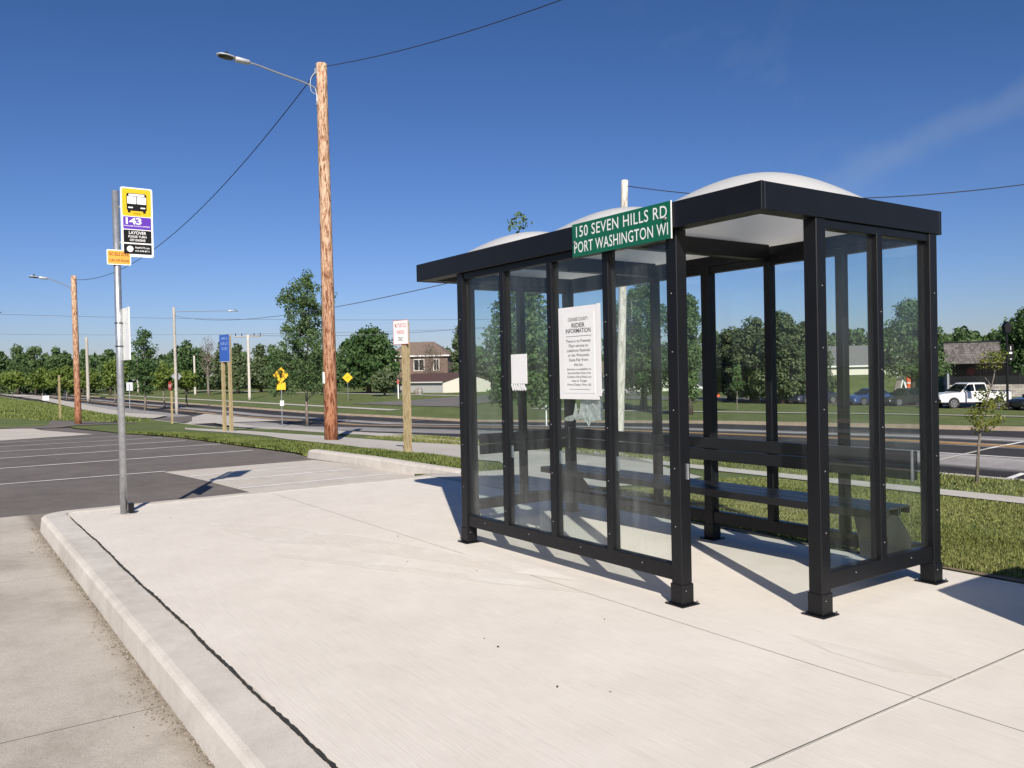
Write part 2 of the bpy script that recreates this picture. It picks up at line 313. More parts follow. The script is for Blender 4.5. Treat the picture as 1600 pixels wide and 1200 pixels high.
def glass_mat(name, tint, dirt, dirtcol=(.55, .58, .56), rough=.0):
    m, n, o = new(name); L = n.links.new
    tr = N(n, 'ShaderNodeBsdfTransparent'); tr.inputs[0].default_value = (*tint, 1)
    gl = N(n, 'ShaderNodeBsdfGlossy', i_Roughness=rough); lw_ = N(n, 'ShaderNodeNewGeometry'); dp = N(n, 'ShaderNodeVectorMath', operation='DOT_PRODUCT'); L(lw_.outputs['Normal'], dp.inputs[0]); L(lw_.outputs['Incoming'], dp.inputs[1])
    ab = N(n, 'ShaderNodeMath', operation='ABSOLUTE'); L(dp.outputs['Value'], ab.inputs[0]); om = N(n, 'ShaderNodeMath', operation='SUBTRACT'); om.inputs[0].default_value = 1; L(ab.outputs[0], om.inputs[1])
    pw = N(n, 'ShaderNodeMath', operation='POWER'); pw.inputs[1].default_value = 5; L(om.outputs[0], pw.inputs[0])
    fr = N(n, 'ShaderNodeMath', operation='MULTIPLY_ADD'); fr.inputs[1].default_value = .9; fr.inputs[2].default_value = .035; L(pw.outputs[0], fr.inputs[0])
    df = N(n, 'ShaderNodeBsdfDiffuse'); df.inputs[0].default_value = (*dirtcol, 1)
    tc = N(n, 'ShaderNodeTexCoord'); mp = N(n, 'ShaderNodeMapping', i_Scale=(1, 1, .6)); L(tc.outputs['Object'], mp.inputs[0])
    nz = N(n, 'ShaderNodeTexNoise', i_Scale=1.6, i_Detail=8, i_Roughness=.7); L(mp.outputs[0], nz.inputs['Vector'])
    rg = N(n, 'ShaderNodeMapRange'); rg.inputs[1].default_value = .35; rg.inputs[2].default_value = .75; rg.inputs[3].default_value = dirt*.35; rg.inputs[4].default_value = dirt*1.9; L(nz.outputs['Fac'], rg.inputs[0])
    mp3 = N(n, 'ShaderNodeMapping', i_Scale=(7, 7, .5)); L(tc.outputs['Object'], mp3.inputs[0]); st = N(n, 'ShaderNodeTexNoise', i_Scale=1.5, i_Detail=5, i_Roughness=.7); L(mp3.outputs[0], st.inputs['Vector'])
    sx = N(n, 'ShaderNodeSeparateXYZ'); L(tc.outputs['Object'], sx.inputs[0]); lowz = N(n, 'ShaderNodeMapRange'); lowz.inputs[1].default_value = .25; lowz.inputs[2].default_value = 1.1; lowz.inputs[3].default_value = 1.3; lowz.inputs[4].default_value = .8; L(sx.outputs['Z'], lowz.inputs[0])
    s1 = N(n, 'ShaderNodeMath', operation='MULTIPLY'); L(rg.outputs[0], s1.inputs[0]); L(lowz.outputs[0], s1.inputs[1]); s2 = N(n, 'ShaderNodeMapRange'); s2.inputs[1].default_value = .4; s2.inputs[2].default_value = .7; s2.inputs[3].default_value = .5; s2.inputs[4].default_value = 1.7; L(st.outputs['Fac'], s2.inputs[0])
    s3 = N(n, 'ShaderNodeMath', operation='MULTIPLY'); L(s1.outputs[0], s3.inputs[0]); L(s2.outputs[0], s3.inputs[1])
    a = N(n, 'ShaderNodeMixShader'); L(s3.outputs[0], a.inputs[0]); L(tr.outputs[0], a.inputs[1]); L(df.outputs[0], a.inputs[2])
    c = N(n, 'ShaderNodeMixShader'); L(fr.outputs[0], c.inputs[0]); L(a.outputs[0], c.inputs[1]); L(gl.outputs[0], c.inputs[2]); L(c.outputs[0], o.inputs[0]); return m

MAT = {}
MAT['slab'] = ground_mat('pale_new_concrete', [(.665, .61, .54), (.715, .66, .585), (.76, .705, .63)], (.45, 2.5), speck=(170, .06), bump=.22, broom=True)
MAT['kerb'] = ground_mat('kerb_concrete', [(.48, .44, .385), (.58, .535, .475), (.66, .615, .55)], (.9, 5), speck=(180, .10), bump=.3)
MAT['drive'] = ground_mat('worn_concrete', [(.36, .32, .265), (.50, .45, .385), (.58, .53, .46)], (.35, 1.6), speck=(150, .14), bump=.35, dirt=(-2.9, .30, (.20, .165, .125)))
MAT['pad'] = ground_mat('pad_concrete', [(.47, .425, .365), (.56, .51, .445), (.62, .57, .505)], (.5, 3), speck=(120, .1))
MAT['path'] = ground_mat('path_concrete', [(.44, .41, .36), (.52, .485, .43), (.58, .545, .49)], (.4, 2), speck=(90, .08))
MAT['asphalt'] = ground_mat('asphalt', [(.130, .113, .101), (.168, .148, .133), (.205, .182, .164)], (.35, 2.5), speck=(140, .3), bump=.5)
MAT['road'] = ground_mat('road_asphalt', [(.10, .095, .09), (.15, .14, .135), (.21, .198, .19)], (.5, 1.2), speck=(60, .2), stretch=(.06, .8, .8),
    bands=(11.0, 31.5, [(11.0, .27), (14.3, .25), (14.9, 2.2), (17.6, 2.1), (18.1, .30), (20.6, .28), (21.0, 1.5), (22.0, 1.3), (22.5, .3), (23.3, .35), (23.8, 2.1), (25.4, 1.9), (26.0, .28), (30.2, .30), (31.5, .5)]))
MAT['far_asphalt'] = ground_mat('old_asphalt', [(.13, .12, .11), (.17, .158, .145), (.21, .195, .18)], (.2, 1), speck=(20, .2))
MAT['tankerb'] = ground_mat('tan_kerb', [(.34, .27, .19), (.44, .36, .27), (.52, .44, .34)], (.6, 3), speck=(40, .12))
MAT['grass'] = ground_mat('turf', [(.075, .105, .028), (.125, .158, .046), (.19, .20, .075)], (.5, 6), speck=(45, .45), bump=1.0)
MAT['white_line'] = plain('white_paint', (.82, .80, .76), .7, var=.18, scale=3)
MAT['yellow_line'] = plain('yellow_paint', (.78, .43, .11), .7, var=.25, scale=2)
MAT['joint'] = plain('black_joint_sealant', (.035, .032, .028), .95, var=.4, scale=30, bump=1, bscale=120)
MAT['grit'] = plain('gravel_grit', (.26, .22, .17), .95, var=.5, scale=40)
MAT['black'] = plain('black_powder_coat', (.0065, .0068, .0085), .42, var=.15, scale=8, bump=.04, bscale=300, spec=.3)
MAT['black_in'] = plain('black_plank', (.012, .0125, .014), .38, var=.2, scale=5, spec=.5)
MAT['bench_grey'] = plain('grey_painted_plate', (.036, .038, .036), .5, var=.2, scale=7)
MAT['steel'] = plain('bolt_steel', (.24, .24, .24), .5, .8, var=.3)
MAT['galv'] = plain('galvanised_steel', (.46, .48, .50), .42, .75, var=.2, scale=18)
MAT['alu'] = plain('light_grey_aluminium', (.62, .64, .66), .4, .3, var=.08)
MAT['grey_pole'] = wood_pole_mat('weathered_grey_pole', (.24, .22, .19), (.36, .33, .29), (.46, .43, .38))
MAT['pale_pole'] = wood_pole_mat('pale_pole', (.34, .30, .26), (.50, .46, .40), (.62, .58, .52))
MAT['pole'] = wood_pole_mat('red_brown_pole', (.095, .036, .020), (.36, .185, .10), (.60, .43, .30), 1, (1.0, 8.0))
MAT['timber'] = wood_pole_mat('pressure_treated_timber', (.22, .165, .085), (.33, .26, .14), (.41, .33, .19), 2)
MAT['glass'] = glass_mat('panel_glass', (.955, .98, .975), .012)
MAT['glass_dirty'] = glass_mat('dusty_panel_glass', (.93, .965, .96), .035)
MAT['edge'] = plain('glass_edge_gasket', (.10, .115, .11), .5)
MAT['green'] = plain('sign_green', (.005, .115, .058), .35, var=.05)
MAT['white'] = plain('sign_white', (.80, .80, .78), .4, var=.03)
MAT['paper'] = plain('paper_white', (.78, .77, .76), .7, var=.03, scale=9)
MAT['paper_old'] = plain('crumpled_paper', (.50, .51, .48), .75, var=.15, scale=9, bump=.5, bscale=14)
MAT['ink'] = plain('black_ink', (.006, .006, .007), .6, var=.1, spec=.2)
MAT['yellow'] = plain('sign_yellow', (.72, .44, .008), .4, var=.03)
MAT['orange'] = plain('sign_orange', (.80, .36, .055), .4, var=.03)
MAT['purple'] = plain('sign_purple', (.10, .028, .36), .4, var=.03)
MAT['blue'] = plain('sign_blue', (.035, .10, .38), .4, var=.06)
MAT['red'] = plain('sign_red', (.50, .035, .03), .4, var=.05)
MAT['red_ink'] = plain('red_ink', (.50, .10, .09), .5, var=.05)
MAT['amber'] = plain('amber_sign', (.85, .46, .008), .4, var=.04)
MAT['cable'] = plain('black_cable', (.02, .02, .022), .6)
MAT['farcable'] = plain('grey_cable', (.10, .115, .14), .6)
MAT['dark'] = plain('dark_lens', (.02, .02, .02), .3)
MAT['cone'] = plain('safety_orange', (.75, .11, .02), .5)
m, n, o = new('white_acrylic_dome')
b = N(n, 'ShaderNodeBsdfPrincipled', i_Roughness=.22); b.inputs['Base Color'].default_value = (.93, .93, .92, 1)
t = N(n, 'ShaderNodeBsdfTranslucent'); t.inputs[0].default_value = (.92, .89, .80, 1); mx = N(n, 'ShaderNodeMixShader', i_0=.42)
n.links.new(b.outputs[0], mx.inputs[1]); n.links.new(t.outputs[0], mx.inputs[2]); n.links.new(mx.outputs[0], o.inputs[0]); MAT['dome'] = m

# ------------------------------------------------------------------ the ground: one sheet, cut away under road, lot and platform
XK = [-3000, -1200, -600, -400, -300, -220, -160, -120, -80, -64.02, -64, -50, -36, -30, -24, -16, -12.02, -11.98, -8, -5.02, -5.0, -3, 0, 3, 6, 10, 16, 30, 60, 120, 400, 3000]
YK = [-3000, -600, -120, -40, -20, -10, -4, 0, 2.10, 2.12, 2.945, 2.98, 3.58, 3.62, 5, 8, RY0, RY0+.02, 16, 22, 30, RY1-.02, RY1, 35, 41, 47, 53, 60, 75, 100, 140, 220, 400, 900, 3000]
bm = bmesh.new(); V = {}
for i, x in enumerate(XK):
    for j, y in enumerate(YK):
        dy = .011 if y in (2.10, RY0) else 0
        V[i, j] = bm.verts.new((x, y, GM(x, y) if not (y == 2.10) else (GM(x, 2.09) if x > -64 else G(x, y))))
for i in range(len(XK)-1):
    for j in range(len(YK)-1): bm.faces.new((V[i, j], V[i+1, j], V[i+1, j+1], V[i, j+1]))
tag(obj('ground', bm, MAT['grass']), kind='structure')
def drape(name, poly, m, f=G, off=.03, thick=0):
    bm = bmesh.new(); bm.faces.new([bm.verts.new((x, y, 0)) for x, y in poly])
    xs = [p[0] for p in poly]; ys = [p[1] for p in poly]
    for k in XK:
        if min(xs) < k < max(xs): bmesh.ops.bisect_plane(bm, geom=bm.verts[:]+bm.edges[:]+bm.faces[:], plane_co=(k, 0, 0), plane_no=(1, 0, 0))
    for k in YK:
        if min(ys) < k < max(ys): bmesh.ops.bisect_plane(bm, geom=bm.verts[:]+bm.edges[:]+bm.faces[:], plane_co=(0, k, 0), plane_no=(0, 1, 0))
    bmesh.ops.triangulate(bm, faces=bm.faces[:])
    for v in bm.verts: v.co.z = f(v.co.x, v.co.y) + off
    for fc in bm.faces:
        fc.normal_update()
        if fc.normal.z < 0: fc.normal_flip()
    return tag(obj(name, bm, m, smooth='keep'), kind='structure')
def dpx(name, pts, m, f=G, off=.03): return drape(name, [at(*p, f).xy[:] for p in pts], m, f, off)
def strip(name, x0, x1, y0, y1, m, f=G, off=.03): return drape(name, [(x0, y0), (x1, y0), (x1, y1), (x0, y1)], m, f, off)
# platform of pale concrete slabs, cast in panels with open joints
XR = 14.0
bm = bmesh.new()
g = .0035
for x0, x1, y0, y1 in [(-4.42, 4.28, -2.665, -.3), (4.28, 9.0, -2.665, -.3), (9.0, XR, -2.665, -.3), (-4.42, 4.28, -.3, 2.12), (4.28, 9, -.3, 2.12), (9, XR, -.3, 2.12)]:
    bx(x0+g, x1-g, y0+g, y1-g, -.3, 0, 0, bm)
tag(obj('bus_platform', bm, MAT['slab']), kind='structure')
bm = bmesh.new(); bx(-4.40, XR, -2.66, 2.10, -.4, -.0008, 0, bm); tag(obj('platform_joint_filler', bm, MAT['joint']), kind='structure')
bm = bmesh.new(); bx(4.285, 4.297, -2.65, 2.1, -.01, .0012, 0, bm); tag(obj('painted_lit_edge', bm, MAT['path']), kind='structure')  # pale strip painting in the sunlit edge of the tooled groove
# kerb round the platform: profile swept along the drive, turning the corner at the far end
prof = [(0, -.35), (0, -.172), (.015, -.03), (.035, -.008), (.06, 0.0), (.26, .002), (.26, -.35)]
bm = bmesh.new(); path = []
path = [((XR, -2.945), (0, 1))] + [((x, -2.945), (0, 1)) for x in (10, 5, 2, -1, -3.9, -4.37)]
for a in np.linspace(0, PI/2, 9)[1:]:
    path.append(((-4.37-.35*math.sin(a), -2.595-.35*math.cos(a)), (math.sin(a), math.cos(a))))
path += [((-4.72, 0), (1, 0)), ((-4.72, 2.2), (1, 0))]
rings = [[bm.verts.new((p[0]+d[0]*u, p[1]+d[1]*u, z)) for u, z in prof] for p, d in path]
for a, b in zip(rings, rings[1:]):
    for k in range(len(prof)-1): bm.faces.new((a[k], a[k+1], b[k+1], b[k]))
tag(obj('platform_kerb', bm, MAT['kerb'], smooth=False), kind='structure')
def glass_glare(pts):  # pale streaks of sunlight thrown by the glass, painted onto the slab
    bm = bmesh.new(); P = [at(*q, lambda x, y: 0.0) for q in pts]; f = bm.faces.new([bm.verts.new((p.x, p.y, .003)) for p in P]); f.normal_update()
    if f.normal.z < 0: f.normal_flip()
    tag(obj('glass_glare_mark', bm, MAT['glass_glare'], smooth='keep'), kind='structure')
m, n, o = new('painted_glare'); b = N(n, 'ShaderNodeBsdfPrincipled', i_Roughness=.85); b.inputs['Base Color'].default_value = (.86, .81, .735, 1); t = N(n, 'ShaderNodeBsdfTransparent'); tc = N(n, 'ShaderNodeTexCoord')
mp = N(n, 'ShaderNodeMapping', i_Scale=(.8, 1.6, 1)); nz = N(n, 'ShaderNodeTexNoise', i_Scale=1.2, i_Detail=3, i_Roughness=.5); n.links.new(tc.outputs['Object'], mp.inputs[0]); n.links.new(mp.outputs[0], nz.inputs['Vector'])
rg = N(n, 'ShaderNodeMapRange'); rg.inputs[1].default_value = .34; rg.inputs[2].default_value = .62; rg.inputs[4].default_value = .85; mx = N(n, 'ShaderNodeMixShader'); n.links.new(nz.outputs['Fac'], rg.inputs[0]); n.links.new(rg.outputs[0], mx.inputs[0]); n.links.new(t.outputs[0], mx.inputs[1]); n.links.new(b.outputs[0], mx.inputs[2]); n.links.new(mx.outputs[0], o.inputs[0]); MAT['glass_glare'] = m
glass_glare([(325, 817), (420, 822), (560, 838), (700, 862), (840, 886), (905, 908), (780, 893), (640, 872), (500, 852), (420, 848), (355, 832)])
glass_glare([(408, 862), (560, 878), (720, 896), (860, 914), (940, 930), (860, 922), (700, 904), (540, 884), (430, 870)])
glass_glare([(1230, 990), (1330, 1012), (1440, 1038), (1500, 1062), (1400, 1050), (1300, 1020)])
# black expansion joint between kerb and slab, ragged
bm = bmesh.new(); pts = []
xx = -4.05; top = []; bot = []
while xx < XR:
    yc = -2.675 + .005*math.sin(xx*2.1) + .003*math.sin(xx*7.3) + random.uniform(-.003, .003); w = random.uniform(.006, .013)*(.6+.4*min(1, (xx+4.2)/3))
    top.append((xx, yc+w)); bot.append((xx, yc-w)); xx += random.uniform(.015, .05)
va = [bm.verts.new((*p, .0065)) for p in top]; vb = [bm.verts.new((*p, .0065)) for p in bot]
for i in range(len(va)-1): bm.faces.new((va[i], va[i+1], vb[i+1], vb[i]))
tag(obj('expansion_joint', bm, MAT['joint']), kind='structure')
# concrete drive in front of the kerb, in panels
bm = bmesh.new()
xs = [-5.85, -1.86, 1.80, 5.46, 9.2, 20]
for x0, x1 in zip(xs, xs[1:]):
    for y0, y1 in [(-6.6, -2.92), (-10.2, -6.6)]: bx(x0+.004, x1-.004, y0+.004, y1-.004, -.32, -.17, 0, bm)
bx(-5.85+.005, -4.6, -2.92, 2.6, -.32, -.174, .0, bm)
tag(obj('concrete_drive', bm, MAT['drive']), kind='structure')
strip('drive_joint_filler', -5.84, 20, -10.2, -2.93, MAT['joint'], lambda x, y: -.1706, 0)
gr_ = np.random.default_rng(21); gx = gr_.uniform(-4.7, 8, 3000); gy = -2.945 - np.abs(gr_.normal(0, 1, 3000))*(.018+.05*np.clip(np.sin(gx*1.3)+np.sin(gx*3.7+1)*.6, 0, 2)); gs_ = gr_.uniform(.002, .0055, 3000)
gx = np.where(gx < -3.9, gx, gx); T4 = np.array([[1, 1, 1], [-1, -1, 1], [-1, 1, -1], [1, -1, -1]])
gv = np.column_stack([gx, gy, np.full(3000, -.168)])[:, None, :] + T4[None]*gs_[:, None, None]*gr_.uniform(.5, 1.2, (3000, 4, 3)); gf = (np.arange(3000)*4)[:, None, None] + np.array([[0, 1, 2], [0, 3, 1], [0, 2, 3], [1, 3, 2]])[None]
MAT['gravel'] = leaf_mat('gravel_bits', [(.12, .10, .075), (.26, .22, .17), (.46, .42, .36)], 0)
tag(npobj('gravel', gv.reshape(-1, 3), gf.reshape(-1, 3), MAT['gravel'], None, np.repeat(gr_.random(3000), 4)), kind='stuff')
# parking lot
LOTE = [at(*q, LOT).xy[:] for q in [(476, 713), (440, 703), (400, 695.5), (330, 687.5), (260, 682.5), (190, 678), (150, 673.5), (112, 669), (95, 665.5), (60, 663.5), (0, 659.5), (-60, 657)]]
LOTE = [q for q in LOTE if q[0] > -62]
drape('parking_lot', [(-5.86, -40), (-5.86, 2.96), (-11.2, 2.96)] + LOTE + [(-63, -25), (-63, -40)], MAT['asphalt'], LOT, 0.0)
drape('lawn', [(-11.6, 3.63)] + [q for q in LOTE if q[0] < -11.6] + [(-63.9, LOTE[-1][1]), (-63.9, 3.63)], MAT['grass'], DRV, .0)
strip('parking_lot', -5.8, 40, -40, -10.25, MAT['asphalt'], LOT, 0.0)
PADX = -10.35
drape('accessible_pad', [(-5.87, -.08), (-5.0, -.1), (-5.0, 2.9), (PADX, 2.6), (PADX, -.35)], MAT['pad'], LOT, .005)
def line(x, y0, y1, w=.1, m='white_line', off=.010, f=LOT): strip('parking_line', x-w/2, x+w/2, y0, y1, MAT[m], f, off)
for (a, b) in [((395, 704), (0, 733)), ((345, 694), (0, 717)), ((290, 689), (0, 706)), ((255, 684), (0, 698)), ((225, 680), (0, 692))]:
    A, B = at(*a, LOT), at(*b, LOT); x = (A.x+B.x)/2
    drape('parking_line', [(A.x-.07, A.y), (A.x+.07, A.y), (B.x+.07, B.y-3), (B.x-.07, B.y-3)], MAT['white_line'], LOT, .01)
line(PADX-.1, -9, -.3)
for x, y0, y1 in [(-9.0, -.2, 2.1), (-7.75, -.15, 2.3), (-6.55, -.1, 2.5)]: line(x, y0, y1, .09, off=.009)
dpx('concrete_apron', [(-60, 690), (0, 689), (146, 679), (49, 669), (0, 671), (-60, 673)], MAT['pad'], LOT, .012)
dpx('concrete_apron', [(-60, 666), (60, 664.5), (26, 657.8), (-60, 658.5)], MAT['pad'], LOT, .012)
# lot kerb in front of the grass strip, with a rounded end
bm = bmesh.new(); prof = [(0, -.35), (0, -.172), (.02, -.035), (.045, -.005), (.08, .01), (.20, .01), (.24, -.03), (.24, -.3)]
pth = [(-4.75, 2.76), (-6, 2.74), (-8, 2.72), (-10, 2.72), (-11.0, 2.74)]; rings = []
for x, y in pth: rings.append([bm.verts.new((x, y+u, z+aX(x))) for u, z in prof])
rings.append([bm.verts.new((-11.12, 2.74+u*.8+.02, (z-.03 if z > -.1 else z)+aX(x))) for u, z in prof])
for a, b in zip(rings, rings[1:]):
    for k in range(len(prof)-1): bm.faces.new((a[k], a[k+1], b[k+1], b[k]))
bm.faces.new(rings[-1]); tag(obj('parking_kerb', bm, MAT['kerb']), kind='structure')
# paths
FP = [(-4.72, 2.1), (-2.2, 2.1), (-2.35, 3.2), (-2.6, 4.4), (-3.0, 5.6), (-3.6, 6.95)] + [at(*p).xy[:] for p in [(966, 707), (721, 695.5), (632, 691), (528, 683), (450, 678), (369, 672.5), (289, 668.5), (289, 671), (367, 677), (450, 687), (517, 694), (600, 704), (700, 716.5), (780, 722)]] + [(-5.5, 4.3), (-5.0, 3.1)]
drape('footpath', FP, MAT['path'], G, .016)
NS = [at(*p).xy[:] for p in [(528, 678), (507, 676.5), (367, 667), (330, 660), (367, 661), (507, 672), (528, 673), (721, 689.5)]]
drape('sidewalk', [at(721, 692).xy[:]] + NS + [(-6, 9.0), (.6, 9.05), (8, 9.1), (40, 9.1), (40, 8.3), (8, 8.3), (-.2, 8.38), (-6, 8.4)], MAT['path'], G, .016)
dpx('driveway', [(-20, 663), (20, 660.5), (60, 659.5), (120, 657.5), (190, 655), (300, 650), (340, 646.5), (400, 653), (300, 659), (200, 662.5), (130, 665), (100, 668), (60, 670), (0, 670)], MAT['asphalt'], DRV, .03)
dpx('driveway_apron', [(300, 652.5), (320, 647), (352, 650), (440, 658), (330, 662), (272, 664), (300, 659)], MAT['path'], DRV, .045)
dpx('sidewalk', [(-60, 611), (0, 613.5), (60, 618.5), (130, 632), (200, 645), (262, 649), (240, 654), (190, 651), (120, 638), (60, 624), (0, 616.5), (-60, 613.5)], MAT['path'], G, .02)
# road
strip('road', -420, 160, RY0, RY1, MAT['road'], ROAD, 0)
bm = bmesh.new()
def kerbrun(name, y0, y1, top, m, xs=XK):
    bm = bmesh.new(); pr = [(y0, -.25), (y0, top), (y1, top), (y1, -.25)]; prev = None
    for x in [k for k in xs if -420 <= k <= 160]:
        r = [bm.verts.new((x, y, G(x, y)+z)) for y, z in pr]
        if prev:
            for k in range(3): bm.faces.new((prev[k], prev[k+1], r[k+1], r[k]))
        prev = r
    tag(obj(name, bm, m), kind='structure')
kerbrun('road_kerb', RY0-.06, RY0+.12, .01, MAT['kerb']); kerbrun('road_kerb', RY1-.1, RY1+.35, .035, MAT['tankerb'])
strip('road_gutter', -420, 160, RY1-.75, RY1-.1, MAT['tankerb'], ROAD, .012)
strip('road_line', -420, 160, 21.15, 21.32, MAT['yellow_line'], ROAD, .015); strip('road_line', -420, 160, 21.55, 21.75, MAT['yellow_line'], ROAD, .015)
strip('road_line', -420, 160, 24.0, 24.2, MAT['white_line'], ROAD, .015)
strip('road_line', -420, 160, 17.45, 17.58, MAT['white_line'], ROAD, .015)
for a, b, w in [((1600, 690.5), (1545, 701), .12), ((1545, 701), (1465, 720), .10), ((1600, 740), (1572, 750), .12), ((580, 658), (527, 661), .1), ((690, 654), (620, 660), .1), ((560, 650), (510, 656), .1)]:
    A, B = at(*a, ROAD), at(*b, ROAD); d = (B-A).normalized(); nn = Vector((-d.y, d.x, 0))*w/2
    drape('road_seam', [(A-nn).xy[:], (B-nn).xy[:], (B+nn).xy[:], (A+nn).xy[:]], MAT['white_line'] if w > .11 else MAT['path'], ROAD, .012)
# beyond the road
dpx('side_street', [(548, 631.5), (600, 628.5), (640, 626), (690, 622.5), (721, 620.5), (760, 618), (860, 614.5), (1000, 611.5), (1000, 617), (860, 623), (770, 629), (745, 632), (735, 636.8)], MAT['far_asphalt'], G, .06)
strip('far_sidewalk', -62, 120, 45.6, 46.7, MAT['path'], G, .04)
strip('far_sidewalk', -400, -78, 38, 39.4, MAT['path'], G, .05)
strip('far_sidewalk', -420, -95, 62, 64.5, MAT['path'], G, .05)
drape('car_park', [(-75, 63.5), (-30, 61.2), (-14, 57.5), (120, 51.5), (120, 74), (-78, 76)], MAT['far_asphalt'], G, .05)

m, n, o = new('bare_soil_patches'); b = N(n, 'ShaderNodeBsdfPrincipled', i_Roughness=.95); tc = N(n, 'ShaderNodeTexCoord'); nz = N(n, 'ShaderNodeTexNoise', i_Scale=25, i_Detail=6, i_Roughness=.7); n.links.new(tc.outputs['Object'], nz.inputs['Vector'])
r = ramp(n, [(.3, (.10, .07, .045)), (.55, (.20, .15, .10)), (.75, (.33, .27, .19))]); n.links.new(nz.outputs['Fac'], r.inputs[0]); n.links.new(r.outputs[0], b.inputs['Base Color']); n.links.new(b.outputs[0], o.inputs[0]); MAT['soil'] = m
pt = [(-2.2, 2.13)] + [(x, 2.13) for x in (0, 3, 6, 12)] ; q = [(x, 2.2+.06*math.sin(x*2.3)+.05*math.sin(x*5.1+1)) for x in np.linspace(12, -2.2, 90)]
drape('soil_edge', pt + q, MAT['soil'], G, .008)
# ------------------------------------------------------------------ bus shelter
m_ = .64375; c_ = .46971; Wd = 1.72196; xw = 3.25658; lw = xw-4*m_; h = 2.38453; rb, rt_ = .151, .252
sh = thing('bus_shelter', 'black framed glass bus shelter with three white domes on its roof', 'bus shelter')
screw_me = None
def screw(parent, x, y, z, n):
    global screw_me
    if screw_me is None:
        bm = bmesh.new(); bmesh.ops.create_uvsphere(bm, u_segments=8, v_segments=5, radius=.0052)
        o = obj('screw', bm, MAT['steel'], parent, True); screw_me = o.data
    else:
        o = bpy.data.objects.new('screw', screw_me); COL.objects.link(o); o.parent = parent
    o.location = (x+n[0]*.002, y+n[1]*.002, z)
def post(x, y, s=.092, foot=True, name='post', z0=0.0):
    o = obj(name, bx(x-s/2, x+s/2, y-s/2, y+s/2, z0 + (.012 if foot else 0), h-.001, .004), MAT['black'], sh)
    if foot:
        k = .052
        obj('sleeve', bx(x-k, x+k, y-k, y+k, .011, .135, .003), MAT['black'], o)
        obj('base_plate', bx(x-.078, x+.078, y-.078, y+.078, .0, .010, .002), MAT['black'], o)
        for sx, sy in ((-1, -1), (1, 1)):
            bm = bmesh.new(); tube(bm, [(x+sx*.066, y+sy*.066, .008), (x+sx*.066, y+sy*.066, .022)], .006); obj('anchor_bolt', bm, MAT['steel'], o)
        screw(o, x+.052, y-.02, .095, (1, 0))
    return o
feet = [(0, 0), (4*m_, 0), (xw, c_), (xw, Wd), (2*m_, Wd), (-lw, c_), (-lw, Wd)]
for i, (x, y) in enumerate(feet):
    p = post(x, y)
    for z in (.5, .87, 1.24, 1.61, 1.98):
        if i in (0, 1): screw(p, x+.0, y-.046, z, (0, -1))
        elif i in (2, 3): screw(p, x+.046, y, z, (1, 0))
def mullion(x, y, nrm):
    sx, sy = (.062, .075) if nrm[1] else (.075, .062)
    o = obj('mullion', bx(x-sx/2, x+sx/2, y-sy/2, y+sy/2, rt_-.03, h-.03, .003), MAT['black'], sh)
    for z in (.36, .73, 1.10, 1.47, 1.84): screw(o, x+nrm[0]*sx/2, y+nrm[1]*sy/2, z, nrm)
def wall(a, b, nrm, n, skip=()):
    """a run of glazing from a to b in n bays: bottom rail, header, mullions, panes"""
    a = Vector(a); b = Vector(b); d = (b-a); ln = d.length; d.normalize(); along_x = abs(d.x) > .5
    p0 = a + d*.046; p1 = b - d*.046; t = .036
    if along_x: bb = (min(p0.x, p1.x), max(p0.x, p1.x), a.y-t, a.y+t)
    else: bb = (a.x-t, a.x+t, min(p0.y, p1.y), max(p0.y, p1.y))
    r = obj('bottom_rail', bx(*bb, rb, rt_, .003), MAT['black'], sh)
    obj('header', bx(*bb, h-.055, h-.002, .003), MAT['black'], sh)
    for k in range(1, n*2):
        q = a + d*(ln*k/(n*2)); 
        if k % 2: screw(r, q.x+nrm[0]*t, q.y+nrm[1]*t, .215, nrm)
    for k in range(n):
        q0 = a + d*(ln*k/n) + d*(.046 if k == 0 else .031); q1 = a + d*(ln*(k+1)/n) - d*(.046 if k == n-1 else .031)
        if along_x: gb = (min(q0.x, q1.x), max(q0.x, q1.x), a.y-.004, a.y+.004)
        else: gb = (a.x-.004, a.x+.004, min(q0.y, q1.y), max(q0.y, q1.y))
        obj('glass_pane', bx(*gb, rt_+.001, h-.056), MAT['glass_dirty'] if nrm == (0, -1) else MAT['glass'], sh)
        if 0 < k: q = a + d*(ln*k/n); mullion(q.x, q.y, nrm)
wall((0, 0), (4*m_, 0), (0, -1), 4)
wall((xw, c_), (xw, Wd), (1, 0), 2)
wall((-lw, c_), (-lw, Wd), (-1, 0), 2)
wall((-lw, Wd), (2*m_, Wd), (0, 1), 3)
wall((2*m_, Wd), (xw, Wd), (0, 1), 3)
X0, X1, Y0, Y1 = -.733, 3.308, -.0764, 1.823; ZT = h+.161
roof = obj('roof_fascia', bx(X0, X1, Y0, Y0+.03, h, ZT, .002), MAT['black'], sh)
for bb in [(X0, X1, Y1-.03, Y1), (X0, X0+.03, Y0+.0305, Y1-.0305), (X1-.03, X1, Y0+.0305, Y1-.0305)]: obj('roof_fascia', bx(*bb, h, ZT-.0008, .002), MAT['black'], sh)
bm = bmesh.new()
for bb in [(X0+.031, X1-.031, Y0+.031, Y0+.135), (X0+.031, X1-.031, Y1-.135, Y1-.031), (X0+.031, X0+.12, Y0+.136, Y1-.136), (X1-.12, X1-.031, Y0+.136, Y1-.136)]: bx(*bb, h+.004, h+.03, 0, bm)
obj('soffit_ledge', bm, MAT['black'], sh)
XB = (m_, 3*m_)
for x in XB: obj('roof_beam', bx(x-.045, x+.045, Y0+.137, Y1-.137, h-.015, h+.105, .003), MAT['black'], sh)
